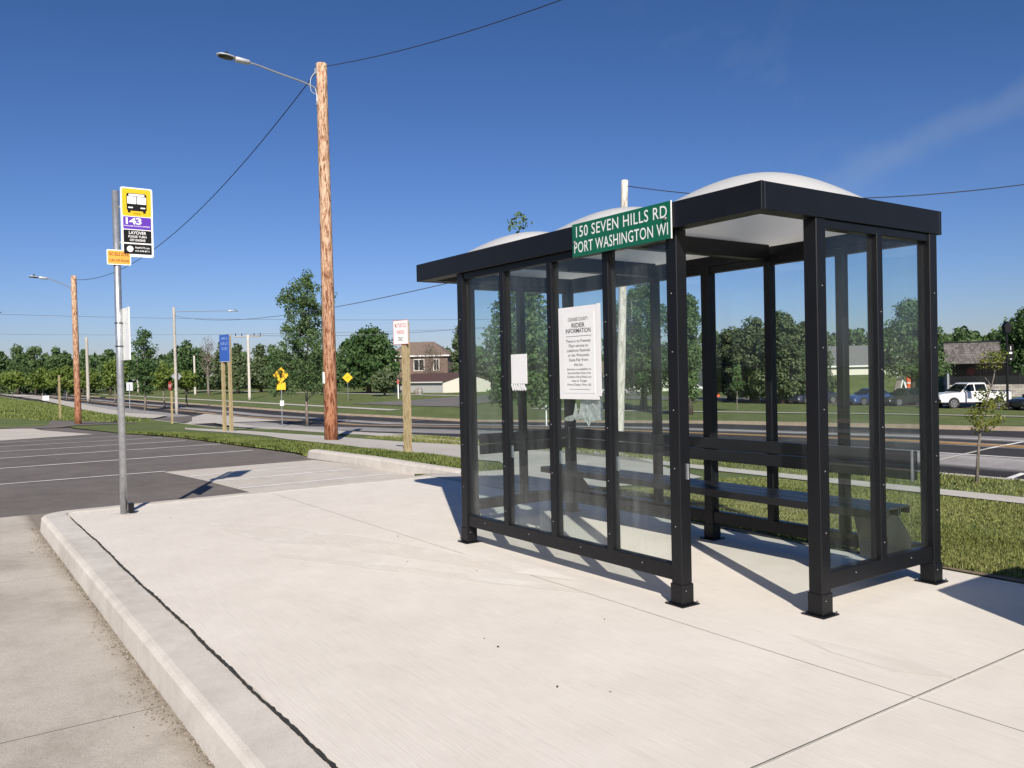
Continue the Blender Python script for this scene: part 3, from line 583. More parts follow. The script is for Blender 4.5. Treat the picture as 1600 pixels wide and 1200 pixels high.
for x0, x1 in [(X0+.028, XB[0]), XB, (XB[1], X1-.028)]:
    bm = bmesh.new(); n1 = 40; vv = {}
    cx, cy, ax, ay = (x0+x1)/2, (Y0+Y1)/2, (x1-x0)/2-.004, (Y1-Y0)/2-.034
    for sft, sgn in ((0, 1),):
        for i in range(n1+1):
            for j in range(n1+1):
                u, v = -1+2*i/n1, -1+2*j/n1
                z = h+.108 + .33*max(0, (1-abs(u)**2.1)*(1-abs(v)**2.1))**1.1
                vv[sgn, i, j] = bm.verts.new((cx+ax*u, cy+ay*v, z+sft))
        for i in range(n1):
            for j in range(n1):
                q = [vv[sgn, i, j], vv[sgn, i+1, j], vv[sgn, i+1, j+1], vv[sgn, i, j+1]]; bm.faces.new(q if sgn > 0 else q[::-1])
    o_ = obj('roof_dome', bm, MAT['dome'], sh, 'keep')
    for p in o_.data.polygons: p.use_smooth = True
# back rest of two boards along the back wall, one along the left end
for z0, z1 in ((.70, .797), (.803, .90)):
    obj('backrest_board', bx(-lw+.06, xw-.06, Wd-.085, Wd-.045, z0, z1, .004), MAT['black_in'], sh)
    obj('backrest_board', bx(-lw+.045, -lw+.08, c_+.06, Wd-.09, z0, z1, .004), MAT['black_in'], sh)
for x in (-lw+.09, xw-.075):
    bm = bx(x-.008, x+.008, Wd-.095, Wd-.086, .69, .91, .001); obj('backrest_bracket', bm, MAT['galv'], sh)
for k in (1, 2, 3, 4):
    x = k*m_ + (.045 if k < 4 else .052); bm = bx(x-.012, x+.012, .005, .018, .80, .90, .002); obj('latch_plate', bm, MAT['galv'], sh)
# bench: three inverted channels on two folded-plate supports
be = thing('bench', 'long black slatted bench inside the glass bus shelter', 'bench', (1.28, 1.42, 0))
for k in range(3):
    y0 = 1.215+k*.137-1.42; y1 = y0+.125; bm = bmesh.new(); zt, zb, tk = .53, .475, .006
    prism(bm, [(y0, zb), (y0, zt), (y1, zt), (y1, zb), (y1-tk, zb), (y1-tk, zt-tk), (y0+tk, zt-tk), (y0+tk, zb)], 'x', -.55-1.28, 3.17-1.28)
    sp = obj('seat_plank', bm, MAT['black_in'], be)
    bm = bmesh.new(); prism(bm, [(y0, zb), (y0, zt), (y1, zt), (y1, zb), (y1-tk*1.6, zb), (y1-tk*1.6, zt-tk*1.6), (y0+tk*1.6, zt-tk*1.6), (y0+tk*1.6, zb)], 'x', 3.1702-1.28, 3.1732-1.28); obj('cut_end', bm, MAT['bench_grey'], sp)
for x in (-.50-1.28, 2.94-1.28):
    bm = bmesh.new(); prism(bm, [(-.05, 0.17), (.23, .17), (.23, .30), (.08, .474), (-.12, .474), (-.05, .30)], 'x', x, x+.22)
    bmesh.ops.bevel(bm, geom=bm.edges[:], offset=.006, segments=1, affect='EDGES'); s = obj('bench_support', bm, MAT['bench_grey'], be)
# address plate on the fascia
ad = thing('street_sign', 'green street address plate screwed to the front of the shelter roof', 'sign', (2.13, -.0795, 2.437))
obj('plate', bx(-.488, .488, -.006, .0, -.118, .118, .001), MAT['green'], ad)
F0 = lambda x, z: frame((x, -.0072, z), (1, 0, 0), (0, 0, 1))
txt('lettering', '150 SEVEN HILLS RD', .080, F0(0, .020), MAT['white'], ad, .90, .004, sp=1.08)
txt('lettering', 'PORT WASHINGTON WI', .080, F0(0, -.090), MAT['white'], ad, .93, .004, sp=1.05)
obj('trim_edge', bx(.4885, .494, -.007, 0, -.119, .119), MAT['white'], ad)
for x, z in ((-.46, -.012), (.445, .012)):
    bm = bmesh.new(); bmesh.ops.create_uvsphere(bm, u_segments=8, v_segments=5, radius=.012); o_ = obj('screw', bm, MAT['steel'], ad, True); o_.location = (x, -.008, z)
# rider notice taped to the third pane, with old paper below it
pn = thing('notice', 'tall white rider information notice taped to the front glass', 'poster', (1.60, -.0055, 1.64))
obj('sheet', bx(-.235, .215, -.004, 0, -.345, .335), MAT['paper'], pn)
bm = bmesh.new(); box(bm, (0, 0, 0), (.045, .0008, .66)); bmesh.ops.translate(bm, vec=(.225, -.0049, .01), verts=bm.verts[:]); obj('tape_strip', bm, MAT['paper'], pn)
obj('inner_sheet', bx(-.19, .175, -.006, -.0045, -.30, .295), MAT['white'], pn)
Fp = lambda x, z: frame((x, -.0068, z), (1, 0, 0), (0, 0, 1))
rows = [('OZAUKEE COUNTY', .026, .230, .23, .002), ('RIDER', .034, .182, .15, .010), ('INFORMATION', .034, .142, .285, .007)]
for s_, hh, z, w, bd in rows: txt('lettering', s_, hh, Fp(-.005, z), MAT['ink'], pn, w, bd)
obj('rule_line', bx(-.145, .145, -.0075, -.0062, .117, .119), MAT['ink'], pn)
for i, (s_, w) in enumerate([('There is no Freeway', .285), ('Flyer service to', .22), ('Lakefront Festivals', .265), ('or the Wisconsin', .24), ('State Fair from', .215), ('this lot.', .105)]):
    txt('lettering', s_, .0225, Fp(-.005, .073-i*.0347), MAT['ink'], pn, w, .001)
for i, (s_, w) in enumerate([('Service is available to', .275), ('Summerfest from the', .265), ('Grafton Park-Ride Lot', .275), ('next to Target', .175), ('Home Depot, Hwy. 60.', .275)]):
    txt('lettering', s_, .0165, Fp(-.002, -.1315-i*.0283), MAT['ink'], pn, w, .001)
obj('small_print', bx(-.115, .115, -.0075, -.0062, -.273, -.2715), MAT['ink'], pn)
bm = bmesh.new(); nx, nz = 36, 18; vv = {}; pr = np.random.default_rng(3)
low = np.interp(np.linspace(0, 1, nx+1), [0, .08, .3, .42, .5, .58, .63, .7, .85, 1], [1.135, 1.128, 1.14, 1.15, 1.14, 1.125, 1.092, 1.13, 1.145, 1.15]) + pr.normal(0, .003, nx+1)
upp = np.interp(np.linspace(0, 1, nx+1), [0, .1, .22, .27, .3, .34, .40, .46, 1], [1.15, 1.165, 1.175, 1.20, 1.285, 1.19, 1.185, 1.31, 1.31])
for i in range(nx+1):
    for j in range(nz+1):
        x = 1.385+.44*i/nx; z = low[i]+(upp[i]-low[i])*j/nz
        vv[i, j] = bm.verts.new((x, .016+.0012*math.sin(i*.9+j*.5)+.0025*math.sin(j*1.1-i*.6)+pr.normal(0, .0012), z))
for i in range(nx):
    for j in range(nz): bm.faces.new((vv[i, j], vv[i+1, j], vv[i+1, j+1], vv[i, j+1]))
o_ = obj('crumpled_paper', bm, MAT['paper_old'], None, False); md = o_.modifiers.new('thickness', 'SOLIDIFY'); md.thickness = .0015
tag(o_, 'crumpled old paper stuck behind the glass below the rider notice', 'paper')
fl = thing('tear_off_flyer', 'white flyer with torn tabs at its lower edge taped on the glass', 'flyer', (.83, -.0055, 1.53))
obj('sheet', bx(-.108, .112, -.002, 0, -.12, .118), MAT['paper'], fl)
for k in range(6):
    bm = bmesh.new(); box(bm, (0, 0, -.03), (.024, .0012, .06), rot=Matrix.Rotation(-.45-.1*(k % 3), 3, 'Y')); bmesh.ops.translate(bm, vec=(-.09+k*.036, -.003-.002*k, -.118), verts=bm.verts[:]); obj('tear_off_tab', bm, MAT['paper'], fl)

# ------------------------------------------------------------------ bus stop pole with its signs
bp_ = thing('bus_stop_pole', 'slim galvanised steel bus stop pole at the platform corner', 'pole', (-3.88, -2.16, 0))
bm = bmesh.new(); tube(bm, [(0, 0, 0), (0, 0, 3.63)], .038, 16); obj('pole', bm, MAT['galv'], bp_, True)
bm = bmesh.new(); tube(bm, [(0, 0, 0), (0, 0, .006)], [.14, .10], 16); obj('base_collar', bm, MAT['kerb'], bp_)
obj('base_bracket', bx(-.03, .05, .045, .10, .012, .12, .006), MAT['black'], bp_)
for z in (3.45, 3.05): obj('sign_bracket', bx(.0, .045, .03, .075, z-.012, z+.012), MAT['galv'], bp_)
bs = thing('bus_stop_sign', 'yellow purple and black bus stop sign flag on the steel pole', 'sign', (-3.835, -1.95, 3.285))
def rrect(w, hgt, r, n=5):
    o = []
    for cx, cy, a0 in ((w/2-r, hgt/2-r, 0), (-w/2+r, hgt/2-r, PI/2), (-w/2+r, -hgt/2+r, PI), (w/2-r, -hgt/2+r, 1.5*PI)):
        for k in range(n+1): a = a0+PI/2*k/n; o.append((cx+r*math.cos(a), cy+r*math.sin(a)))
    return o
def plq(name, y0, y1, z0, z1, x, m, par, r=.008, t=.0012):
    bm = bmesh.new(); prism(bm, [((y0+y1)/2+u, (z0+z1)/2+v) for u, v in rrect(y1-y0, z1-z0, min(r, (y1-y0)*.3, (z1-z0)*.3))], 'x', x, x+t); return obj(name, bm, m, par)
plq('board', -.168, .168, -.39, .39, 0, MAT['white'], bs, .022, .004)
plq('yellow_panel', -.152, .152, .068, .376, .0042, MAT['yellow'], bs, .02)
plq('purple_panel', -.145, .148, -.078, .060, .0042, MAT['purple'], bs)
plq('black_panel', -.145, .148, -.230, -.088, .0042, MAT['ink'], bs)
plq('black_panel', -.145, .148, -.358, -.246, .0042, MAT['ink'], bs)
pic = plq('bus_symbol', -.105, .105, .128, .325, .0056, MAT['ink'], bs, .02)
for y0, y1, z0, z1 in [(-.083, .083, .294, .318), (-.098, -.004, .206, .288), (.004, .098, .206, .288), (-.09, -.04, .157, .171), (.04, .09, .157, .171)]:
    plq('bus_window', y0, y1, z0, z1, .0070, MAT['white'], pic, .006)
for y in (-.08, .08): plq('bus_wheel', y-.014, y+.014, .106, .129, .0056, MAT['ink'], pic, .003)
Fb = lambda y, z: frame((.0062, y, z), (0, 1, 0), (0, 0, 1))
txt('lettering', '7799', .024, Fb(0, .083), MAT['ink'], bs, .075)
txt('lettering', '143', .072, Fb(-.045, -.021), MAT['white'], bs, .165, .02, sp=.85)
txt('lettering', 'OZAUKEE COUNTY EXPRESS', .014, Fb(0, -.050), MAT['white'], bs, .27, .012)
txt('lettering', 'LAYOVER', .036, Fb(0, -.135), MAT['white'], bs, .18, .012)
txt('lettering', 'PLEASE TURN', .026, Fb(0, -.174), MAT['white'], bs, .19, .012)
txt('lettering', 'OFF ENGINE', .026, Fb(0, -.213), MAT['white'], bs, .165, .012)
txt('lettering', 'RideMCTS.com', .020, Fb(.05, -.293), MAT['white'], bs, .15, .012)
txt('lettering', '414-344-6711', .020, Fb(.05, -.330), MAT['white'], bs, .15, .012)
bm = bmesh.new(); prism(bm, [(-.08+.034*math.cos(2*PI*k/24), -.302+.034*math.sin(2*PI*k/24)) for k in range(24)], 'x', .0056, .0068); em = obj('round_emblem', bm, MAT['white'], bs)
ns = thing('no_idle_sign', 'small orange no idle zone plate low on the bus stop pole', 'sign', (-3.835, -2.148, 2.88))
plq('board', -.124, .124, -.084, .084, 0, MAT['white'], ns, .012, .003); plq('orange_panel', -.115, .115, -.074, .074, .0032, MAT['orange'], ns, .01)
txt('lettering', 'NO IDLE ZONE', .040, frame((.0052, 0, .016), (0, 1, 0), (0, 0, 1)), MAT['ink'], ns, .205, .01)
txt('lettering', 'TURN OFF ENGINE', .030, frame((.0052, 0, -.05), (0, 1, 0), (0, 0, 1)), MAT['ink'], ns, .205, .01)
tp = thing('timetable_case', 'narrow white timetable board strapped to the bus stop pole', 'timetable', (-3.86, -2.118, 2.02), math.radians(2))
obj('board', bx(-.02, .30, -.006, .006, -.29, .29, .002), MAT['white'], tp)
for z in (-.13, .13):
    bm = bmesh.new(); tube(bm, [(-.02+.043*math.cos(a), -.042+.043*math.sin(a), z) for a in np.linspace(0, 2*PI, 17)], .005, 6); obj('strap', bm, MAT['ink'], tp)

# ------------------------------------------------------------------ poles and lamps
def lamp_head(par, tip, direction, s=1.0):
    """cobra-head luminaire at the end of an arm pointing along direction"""
    d = Vector(direction).normalized(); sd = d.cross(Vector((0, 0, 1))).normalized(); u = sd.cross(d).normalized(); tip = Vector(tip)
    def ring(bm, c, w, ht, n=14): return [bm.verts.new(c + sd*(w*math.cos(a)) + u*(ht*math.sin(a))) for a in [2*PI*k/n for k in range(n)]]
    bm = bmesh.new(); prev = None
    for q, w, ht in [(0, .06, .05), (.03, .11, .075), (.42, .13, .085), (.46, .10, .06)]:
        r = ring(bm, tip + d*q*s, w*s, ht*s)
        if prev:
            for k in range(14): bm.faces.new((prev[k], prev[(k+1) % 14], r[(k+1) % 14], r[k]))
        else: bm.faces.new(r)
        prev = r
    bm.faces.new(prev); hd = obj('lamp_housing', bm, MAT['alu'], par, True)
    bm = bmesh.new(); prev = None
    for q, w, ht in [(.44, .09, .035), (.55, .17, .04), (.75, .21, .04), (.95, .16, .035), (1.02, .06, .02)]:
        r = ring(bm, tip + d*q*s + u*.02*s, w*s, ht*s)
        if prev:
            for k in range(14): bm.faces.new((prev[k], prev[(k+1) % 14], r[(k+1) % 14], r[k]))
        else: bm.faces.new(r)
        prev = r
    bm.faces.new(prev); obj('lamp_hood', bm, MAT['alu'], par, True)
    bm = bmesh.new(); prev = None
    for q, w in [(.53, .10), (.6, .155), (.75, .185), (.9, .14), (.97, .05)]:
        r = [bm.verts.new(tip + d*q*s + sd*w*s*sg + u*(-.028-zz)*s) for sg, zz in ((-1, 0), (-.6, .02), (.6, .02), (1, 0))]
        if prev:
            for k in range(3): bm.faces.new((prev[k], prev[k+1], r[k+1], r[k]))
        prev = r
    obj('lamp_lens', bm, MAT['dark'], par, True)
    bm = bmesh.new(); tube(bm, [tip + d*.72*s + u*.05*s, tip + d*.72*s + u*.16*s], .045*s, 10); obj('photocell', bm, MAT['dark'], par)
def pole(name, label, base, top_z, r0, r1, m, arm=None, group=None, wood=True):
    """arm = (height below top, length, rise, direction, head scale)"""
    t = thing(name, label, 'utility pole' if not arm else 'street lamp', base, 0, group); H_ = top_z-base.z
    bm = bmesh.new(); nseg = 14; pts = []; rs = []
    for k in range(nseg+1): q = k/nseg; pts.append((.02*math.sin(q*3), .015*math.sin(q*4+1), -.1+(H_+.1)*q)); rs.append(r0+(r1-r0)*q)
    tube(bm, pts, rs, 18); obj('pole', bm, m, t, True)
    if arm:
        dn, ln, rise, d, hs = arm; d = Vector(d).normalized(); z0 = H_-dn
        a = Vector((0, 0, z0-.55)) + d*(r1+.02); pts = bez([a, a+Vector((0, 0, .38))+d*.02, a+Vector((0, 0, .58))+d*.22, a + d*ln*.6+Vector((0, 0, .55+rise*.62)), a + d*ln*.88+Vector((0, 0, .55+rise*.93)), a + d*ln+Vector((0, 0, .55+rise))], 6)
        bm = bmesh.new(); tube(bm, pts, .03, 8); obj('lamp_arm', bm, MAT['galv'], t, True)
        bm = bmesh.new(); box(bm, tuple(a+Vector((0, 0, .02))), (.08, .08, .12)); obj('arm_clamp', bm, MAT['galv'], t)
        lamp_head(t, pts[-1]-d*.03, (d+Vector((0, 0, rise*.15))), hs)
    return t
def arm_len(base, px, ztip, d):
    """length along d from base whose tip shows in column px"""
    best = None
    for k in range(5, 900):
        q = Vector((base.x, base.y, ztip)) + Vector(d)*(k*.01); v = q-CAM; x = 800+FPX*v.dot(RT)/v.dot(FW)
        if best is None or abs(x-px) < best[0]: best = (abs(x-px), k*.01)
    return best[1]
p1 = at(517, 688); z1 = zat(p1, 100); sc = mpp(p1)
L1 = arm_len(p1, 335, z1-.3, (0, -1, 0)) - .95
P1 = pole('lamp_pole', 'tall red brown wooden pole with a street lamp arm beside the path', p1, z1, 10.6*sc, 8.3*sc, MAT['pole'], (.80, L1-.30, .38, (0, -1, 0), 1.0))
bm = bmesh.new(); box(bm, (-.0, -.2, z1-p1.z-.28), (.1, .14, .2), .02); obj('insulator_rack', bm, MAT['galv'], P1)
bm = bmesh.new(); tube(bm, bez([(0, -.2, z1-p1.z-.25), (.05, -.42, z1-p1.z-.6), (.02, -.40, z1-p1.z-.95), (0, -.2, z1-p1.z-1.05)]), .012, 6); obj('drip_loop', bm, MAT['alu'], P1)
bm = bmesh.new(); zz = zat(p1, 590)-p1.z; box(bm, (.03, -10.2*sc, zz), (.10, .04, .38)); obj('tag_plate', bm, MAT['white'], P1)
p2 = at(122, 663, LOT); z2 = zat(p2, 431); s2 = mpp(p2)
L2 = arm_len(p2, 45, z2-.2, (0, -1, 0)) - .95*1.1
P2 = pole('lamp_pole', 'shorter looking red brown wooden lamp pole at the far end of the parking lot', p2, z2, 4.9*s2, 3.9*s2, MAT['pole'], (.75, L2-.2, .50, (0, -1, 0), 1.1))
p3 = at(276, 646); z3 = zat(p3, 480)
L3 = arm_len(p3, 369, z3-.2, (0, 1, 0)) - 1.0
P3 = pole('lamp_pole', 'weathered grey lamp pole whose long arm reaches right over the road', p3, z3, .17, .13, MAT['grey_pole'], (.5, L3, .25, (0, 1, 0), 1.1))
p4 = at(138, 627); z4_ = zat(p4, 527)
P4 = pole('utility_pole', 'bare grey utility pole standing at the road edge left of the bus sign', p4, z4_, .30, .24, MAT['grey_pole'])
p5 = stand(966, 20.8); z5 = zat(p5, 282)
P5 = pole('lamp_pole', 'pale white pole rising behind the shelter roof with an arm over the road', p5, z5, .115, .085, MAT['pale_pole'], (.74, 2.6, -.12, (0.35, 1, 0), .8))
rh = Vector((RT.x, RT.y, 0)).normalized(); P5.rotation_euler = Matrix.Rotation(math.atan(.30/(z5-p5.z)), 3, Vector((0, 0, 1)).cross(rh)).to_euler()
p6 = stand(-60, 75); z6 = zat(p6, 485)
P6 = pole('lamp_pole', 'lamp arm reaching in from the left edge of the photo', p6, z6, .2, .15, MAT['grey_pole'], (.4, 2.2, .2, (.35, .93, 0), 1.1))
for px, t, y0, y1, lab in [(390, 150, 605, 533, 'pale distribution pole with a wide crossarm before the dark conifers'), (216, 260, 606, 560, 'thin grey pole far off among the trees left of centre'), (305, 200, 606, 556, 'thin pale pole before the bare tree at the wood edge')]:
    b_ = stand(px, t); zt = zat(b_, y1 if px != 390 else 523)
    tt = pole('utility_pole', lab, b_, zt, .26, .2, MAT['pale_pole'])
    if px == 390:
        H_ = zt-b_.z; d = RT.copy(); d.z = 0; d.normalize()
        bm = bmesh.new(); tube(bm, [Vector((0, 0, H_-.3))-d*2.4, Vector((0, 0, H_-.3))+d*2.4], .12, 6); ca = obj('crossarm', bm, MAT['grey_pole'], tt)
        for k in (-2.2, -1.1, 1.1, 2.2):
            bm = bmesh.new(); tube(bm, [Vector((0, 0, H_-.3))+d*k, Vector((0, 0, H_+.25))+d*k], .09, 6); obj('insulator', bm, MAT['dark'], ca)
def cable(label, a, b, sag, r, m, group=None, n=40):
    a, b = Vector(a), Vector(b); pts = [a.lerp(b, k/n) - Vector((0, 0, sag*4*(k/n)*(1-k/n))) for k in range(n+1)]
    bm = bmesh.new(); tube(bm, pts, r, 5); tag(obj('overhead_cable', bm, m, None, True), label, 'cable', group)
T1 = Vector((p1.x, p1.y, z1)); T2 = Vector((p2.x, p2.y, z2))
def skypt(px, py, t): return CAM + ray(px, py)*t
cable('long cable sagging between the two red brown wooden lamp poles', T1+Vector((0, -.2, -.3)), T2+Vector((0, -.05, -.25)), 1.9, .016, MAT['cable'])
cable('cable running from the tall wooden pole to the top of the photo', T1+Vector((.1, 0, -.12)), skypt(1180, -122, 15), .34, .012, MAT['cable'])
T5 = Vector((p5.x, p5.y, z5)) + rh*.30
cable('cable running from the pale pole to the right edge of the photo', T5+Vector((.05, 0, -.15)), skypt(1720, 270, 17), .42, .011, MAT['cable'])
T3 = Vector((p3.x, p3.y, z3))
cable('cable sagging from the grey lamp pole to the pale pole behind the shelter', T3+Vector((0, .05, -.9)), Vector((p5.x, p5.y, zat(p5, 374)))+rh*.22, 1.1, .016, MAT['farcable'])
for (a, b, sg, lab) in [((-60, 489, 170), (900, 497, 170), .8, 'topmost of the faint lines crossing the sky over the far trees'), ((-60, 521, 260), (800, 512, 200), 1.0, 'faint middle line crossing the sky just above the left tree tops'), ((390, 524, 149), (760, 511, 140), .6, 'faint line from the crossarm pole towards the shelter')]:
    cable(lab, skypt(*a), skypt(*b), sg, .035, MAT['farcable'])

# ------------------------------------------------------------------ road signs
def wpost(par, x, y, hgt, s, slant=.12):
    bm = bmesh.new(); prism(bm, [(-s/2, -.1), (s/2, -.1), (s/2, hgt), (-s/2, hgt-slant)][::1], 'x', -s/2, s/2); bmesh.ops.translate(bm, vec=(x, y, 0), verts=bm.verts[:])
    return obj('post', bm, MAT['timber'], par)
b_ = at(637.5, 708); z0 = zat(b_, 538)-b_.z; zt = zat(b_, 500)-b_.z
mt = thing('motorcycle_sign', 'white motorcycle parking sign with red letters on a square timber post', 'sign', b_, math.radians(19))
wpost(mt, 0, 0, zt-.03, .135)
bd = obj('board', bx(-.30, .17, -.085, -.078, z0, zt, .0), MAT['white'], mt)
for q in [(-.30, .17, z0, z0+.012), (-.30, .17, zt-.012, zt), (-.30, -.288, z0+.013, zt-.013), (.158, .17, z0+.013, zt-.013)]: obj('board_border', bx(q[0], q[1], -.0865, -.0855, q[2], q[3]), MAT['red_ink'], bd)
hh = zt-z0
for i, (s_, w) in enumerate([('MOTORCYCLE', .36), ('PARKING', .24), ('ONLY', .17)]): txt('lettering', s_, .10, frame((-.065, -.087, zt-.17-i*.155), (1, 0, 0), (0, 0, 1)), MAT['red_ink'] if i < 2 else MAT['ink'], bd, w, .01)
b_ = at(357, 674); z0 = zat(b_, 565)-b_.z; zt = zat(b_, 523)-b_.z
bl = thing('park_ride_sign', 'blue park and ride sign on two tall timber posts', 'sign', b_, math.radians(23))
for x in (-.29, .23): wpost(bl, x, 0, zt-.02, .14, .25)
bd = obj('board', bx(-.42, .34, -.09, -.08, z0, zt), MAT['blue'], bl)
for q in [(-.43, .35, z0-.012, z0+.012), (.338, .35, z0+.013, zt)]: obj('board_border', bx(q[0], q[1], -.094, -.0785, q[2], q[3]), MAT['alu'], bd)
for i, (s_, w) in enumerate([('PARK &', .45), ('RIDE LOT', .55), ('RULES', .4)]): txt('lettering', s_, .15, frame((-.04, -.0912, zt-.26-i*.26), (1, 0, 0), (0, 0, 1)), plain('faded_white', (.28, .38, .62), .5), bd, w)
b_ = at(269, 662); zs = zat(b_, 603)-b_.z
st = thing('stop_sign', 'red stop sign seen almost edge-on on a thin timber post', 'sign', b_, math.radians(6))
wpost(st, 0, 0, zs+.2, .13, .02)
bm = bmesh.new(); prism(bm, [(.36*math.cos(PI/8+k*PI/4), zs+.36*math.sin(PI/8+k*PI/4)) for k in range(8)], 'y', -.10, -.09); bd = obj('board', bm, MAT['red'], st)
txt('lettering', 'STOP', .22, frame((0, -.102, zs-.11), (1, 0, 0), (0, 0, 1)), MAT['white'], bd, .52, .02)
def diamond(name, label, base, zc, half, m, postm, rz, extra=None, group=None, back=False):
    t = thing(name, label, 'sign', base, rz, group); bm = bmesh.new(); tube(bm, [(0, 0, -.1), (0, 0, zc+half*.8)], .035, 8); obj('post', bm, postm, t)
    bm = bmesh.new(); prism(bm, [(0, zc-half), (half, zc), (0, zc+half), (-half, zc)], 'y', -.05, -.042); bd = obj('board', bm, m, t)
    return t, bd
FACE = math.atan2(RT.y, RT.x)
b_ = at(441, 664); zc = zat(b_, 586)-b_.z; s_ = mpp(b_)
t, bd = diamond('crossing_sign', 'yellow diamond crossing sign with an arrow plaque half hidden by leaves', b_, zc, 12.5*s_, MAT['amber'], MAT['galv'], FACE+.1)
bm = bmesh.new()
for k in ((0, .12, .045), (.0, 0, .03)): pass
prism(bm, [(-.04, zc-.2), (.05, zc-.16), (.10, zc-.22), (.14, zc-.2), (.06, zc-.05), (.1, zc+.03), (.04, zc+.1), (-.02, zc+.1), (-.08, zc-.02), (-.03, zc-.05), (-.02, zc-.1), (-.1, zc-.22)], 'y', -.054, -.0508); obj('walker_symbol', bm, MAT['ink'], bd)
bm = bmesh.new(); prism(bm, [(.04+.05*math.cos(a), zc+.16+.05*math.sin(a)) for a in np.linspace(0, 2*PI, 13)[:-1]], 'y', -.054, -.0508); obj('walker_head', bm, MAT['ink'], bd)
obj('arrow_plaque', bx(-.3, .3, -.05, -.042, zat(b_, 609)-b_.z, zat(b_, 598)-b_.z), MAT['amber'], t)
obj('parking_plate', bx(-.1, .16, -.05, -.042, zat(b_, 634)-b_.z, zat(b_, 626)-b_.z), MAT['white'], t)
b_ = at(544, 627); zc = zat(b_, 590)-b_.z; s_ = mpp(b_)
t, bd = diamond('warning_sign', 'small yellow diamond warning sign on the lawn across the road', b_, zc, 8*s_, MAT['amber'], MAT['galv'], FACE)
bm = bmesh.new(); tube(bm, [(-.18, -.055, zc-.12), (-.05, -.055, zc+.12), (.1, -.055, zc+.02), (.2, -.055, zc+.1)], .04, 5); obj('symbol', bm, MAT['ink'], bd)
g_ = p3 + Vector((0, 0, 0)); zc = zat(p3, 588)-p3.z
sg = thing('diamond_sign', 'grey back of a diamond sign fixed to the weathered lamp pole', 'sign', p3+Vector((-.1, 0, zc)), FACE)
bm = bmesh.new(); q = 8.5*mpp(p3); prism(bm, [(0, -q), (q, 0), (0, q), (-q, 0)], 'y', -.02, .0); bmesh.ops.translate(bm, vec=(0, .3, 0), verts=bm.verts[:]); obj('board', bm, MAT['galv'], sg)
bm = bmesh.new(); box(bm, (0, .2, 0), (.08, .3, .08)); obj('bracket', bm, MAT['galv'], sg)
b_ = at(203, 638); zc = zat(b_, 604)-b_.z
sg = thing('square_sign', 'grey back of a square sign right behind the bus stop pole', 'sign', b_, FACE); s_ = mpp(b_)
bm = bmesh.new(); tube(bm, [(0, 0, -.1), (0, 0, zc+.3)], .05, 8); obj('post', bm, MAT['galv'], sg); obj('board', bx(-5*s_, 5*s_, .055, .065, zc-6.5*s_, zc+6.5*s_), MAT['alu'], sg)
b_ = at(94, 655, LOT); wp = thing('timber_post', 'bare square timber post on the grass left of the far lamp pole', 'post', b_, .3); wpost(wp, 0, 0, zat(b_, 586)-b_.z, .12, .02)
b_ = at(102, 622); zc = zat(b_, 601)-b_.z; sg = thing('street_name_sign', 'grey crossed street name blades on a thin post far left', 'sign', b_, .5)
bm = bmesh.new(); tube(bm, [(0, 0, -.1), (0, 0, zc)], .09, 6); obj('post', bm, MAT['galv'], sg)
for r_, z in ((.3, 0), (1.5, .18)):
    bm = bmesh.new(); box(bm, (0, 0, zc+z), (1.0, .04, .28), rot=Matrix.Rotation(r_, 3, 'Z')); obj('name_blade', bm, MAT['alu'], sg)
b_ = at(72, 634); ys = thing('yard_sign', 'low white yard sign on a wire stake beside the left sidewalk', 'sign', b_, FACE); zc = zat(b_, 622)-b_.z; s_ = mpp(b_)
obj('board', bx(-5*s_, 5*s_, -.02, .02, zc-3.5*s_, zc+3.5*s_), MAT['white'], ys)
bm = bmesh.new(); tube(bm, [(-.1, 0.04, -.05), (-.1, 0.04, zc+.7)], .03, 6); obj('stake', bm, MAT['galv'], ys)
b_ = stand(851, 46); ys = thing('realty_sign', 'white pennant shaped sale sign with blue marks seen through the second pane', 'sign', b_, FACE+.1); s_ = mpp(b_)
zt, zb = zat(b_, 589)-b_.z, zat(b_, 621)-b_.z
bm = bmesh.new(); prism(bm, [(-12*s_, zt), (4*s_, zt), (4*s_, zb), (1*s_, zb+.1)], 'y', -.02, .0); bd = obj('board', bm, MAT['white'], ys)
obj('blue_mark', bx(-6*s_, -2*s_, -.024, -.021, zt-16*s_, zt-6*s_), MAT['blue'], bd)
bm = bmesh.new(); tube(bm, [(3*s_, .03, -.1), (3*s_, .03, zt)], .04, 6); obj('post', bm, MAT['white'], ys)
b_ = at(622.5, 623); hy = thing('marker_post', 'thin white marker post with a red top before the grey shed', 'post', b_)
zc = zat(b_, 593)-b_.z; bm = bmesh.new(); tube(bm, [(0, 0, -.1), (0, 0, zc-.7)], .09, 8); obj('post', bm, MAT['white'], hy)
bm = bmesh.new(); tube(bm, [(0, 0, zc-.7), (0, 0, zc)], .16, 8); obj('red_top', bm, MAT['red_ink'], hy)

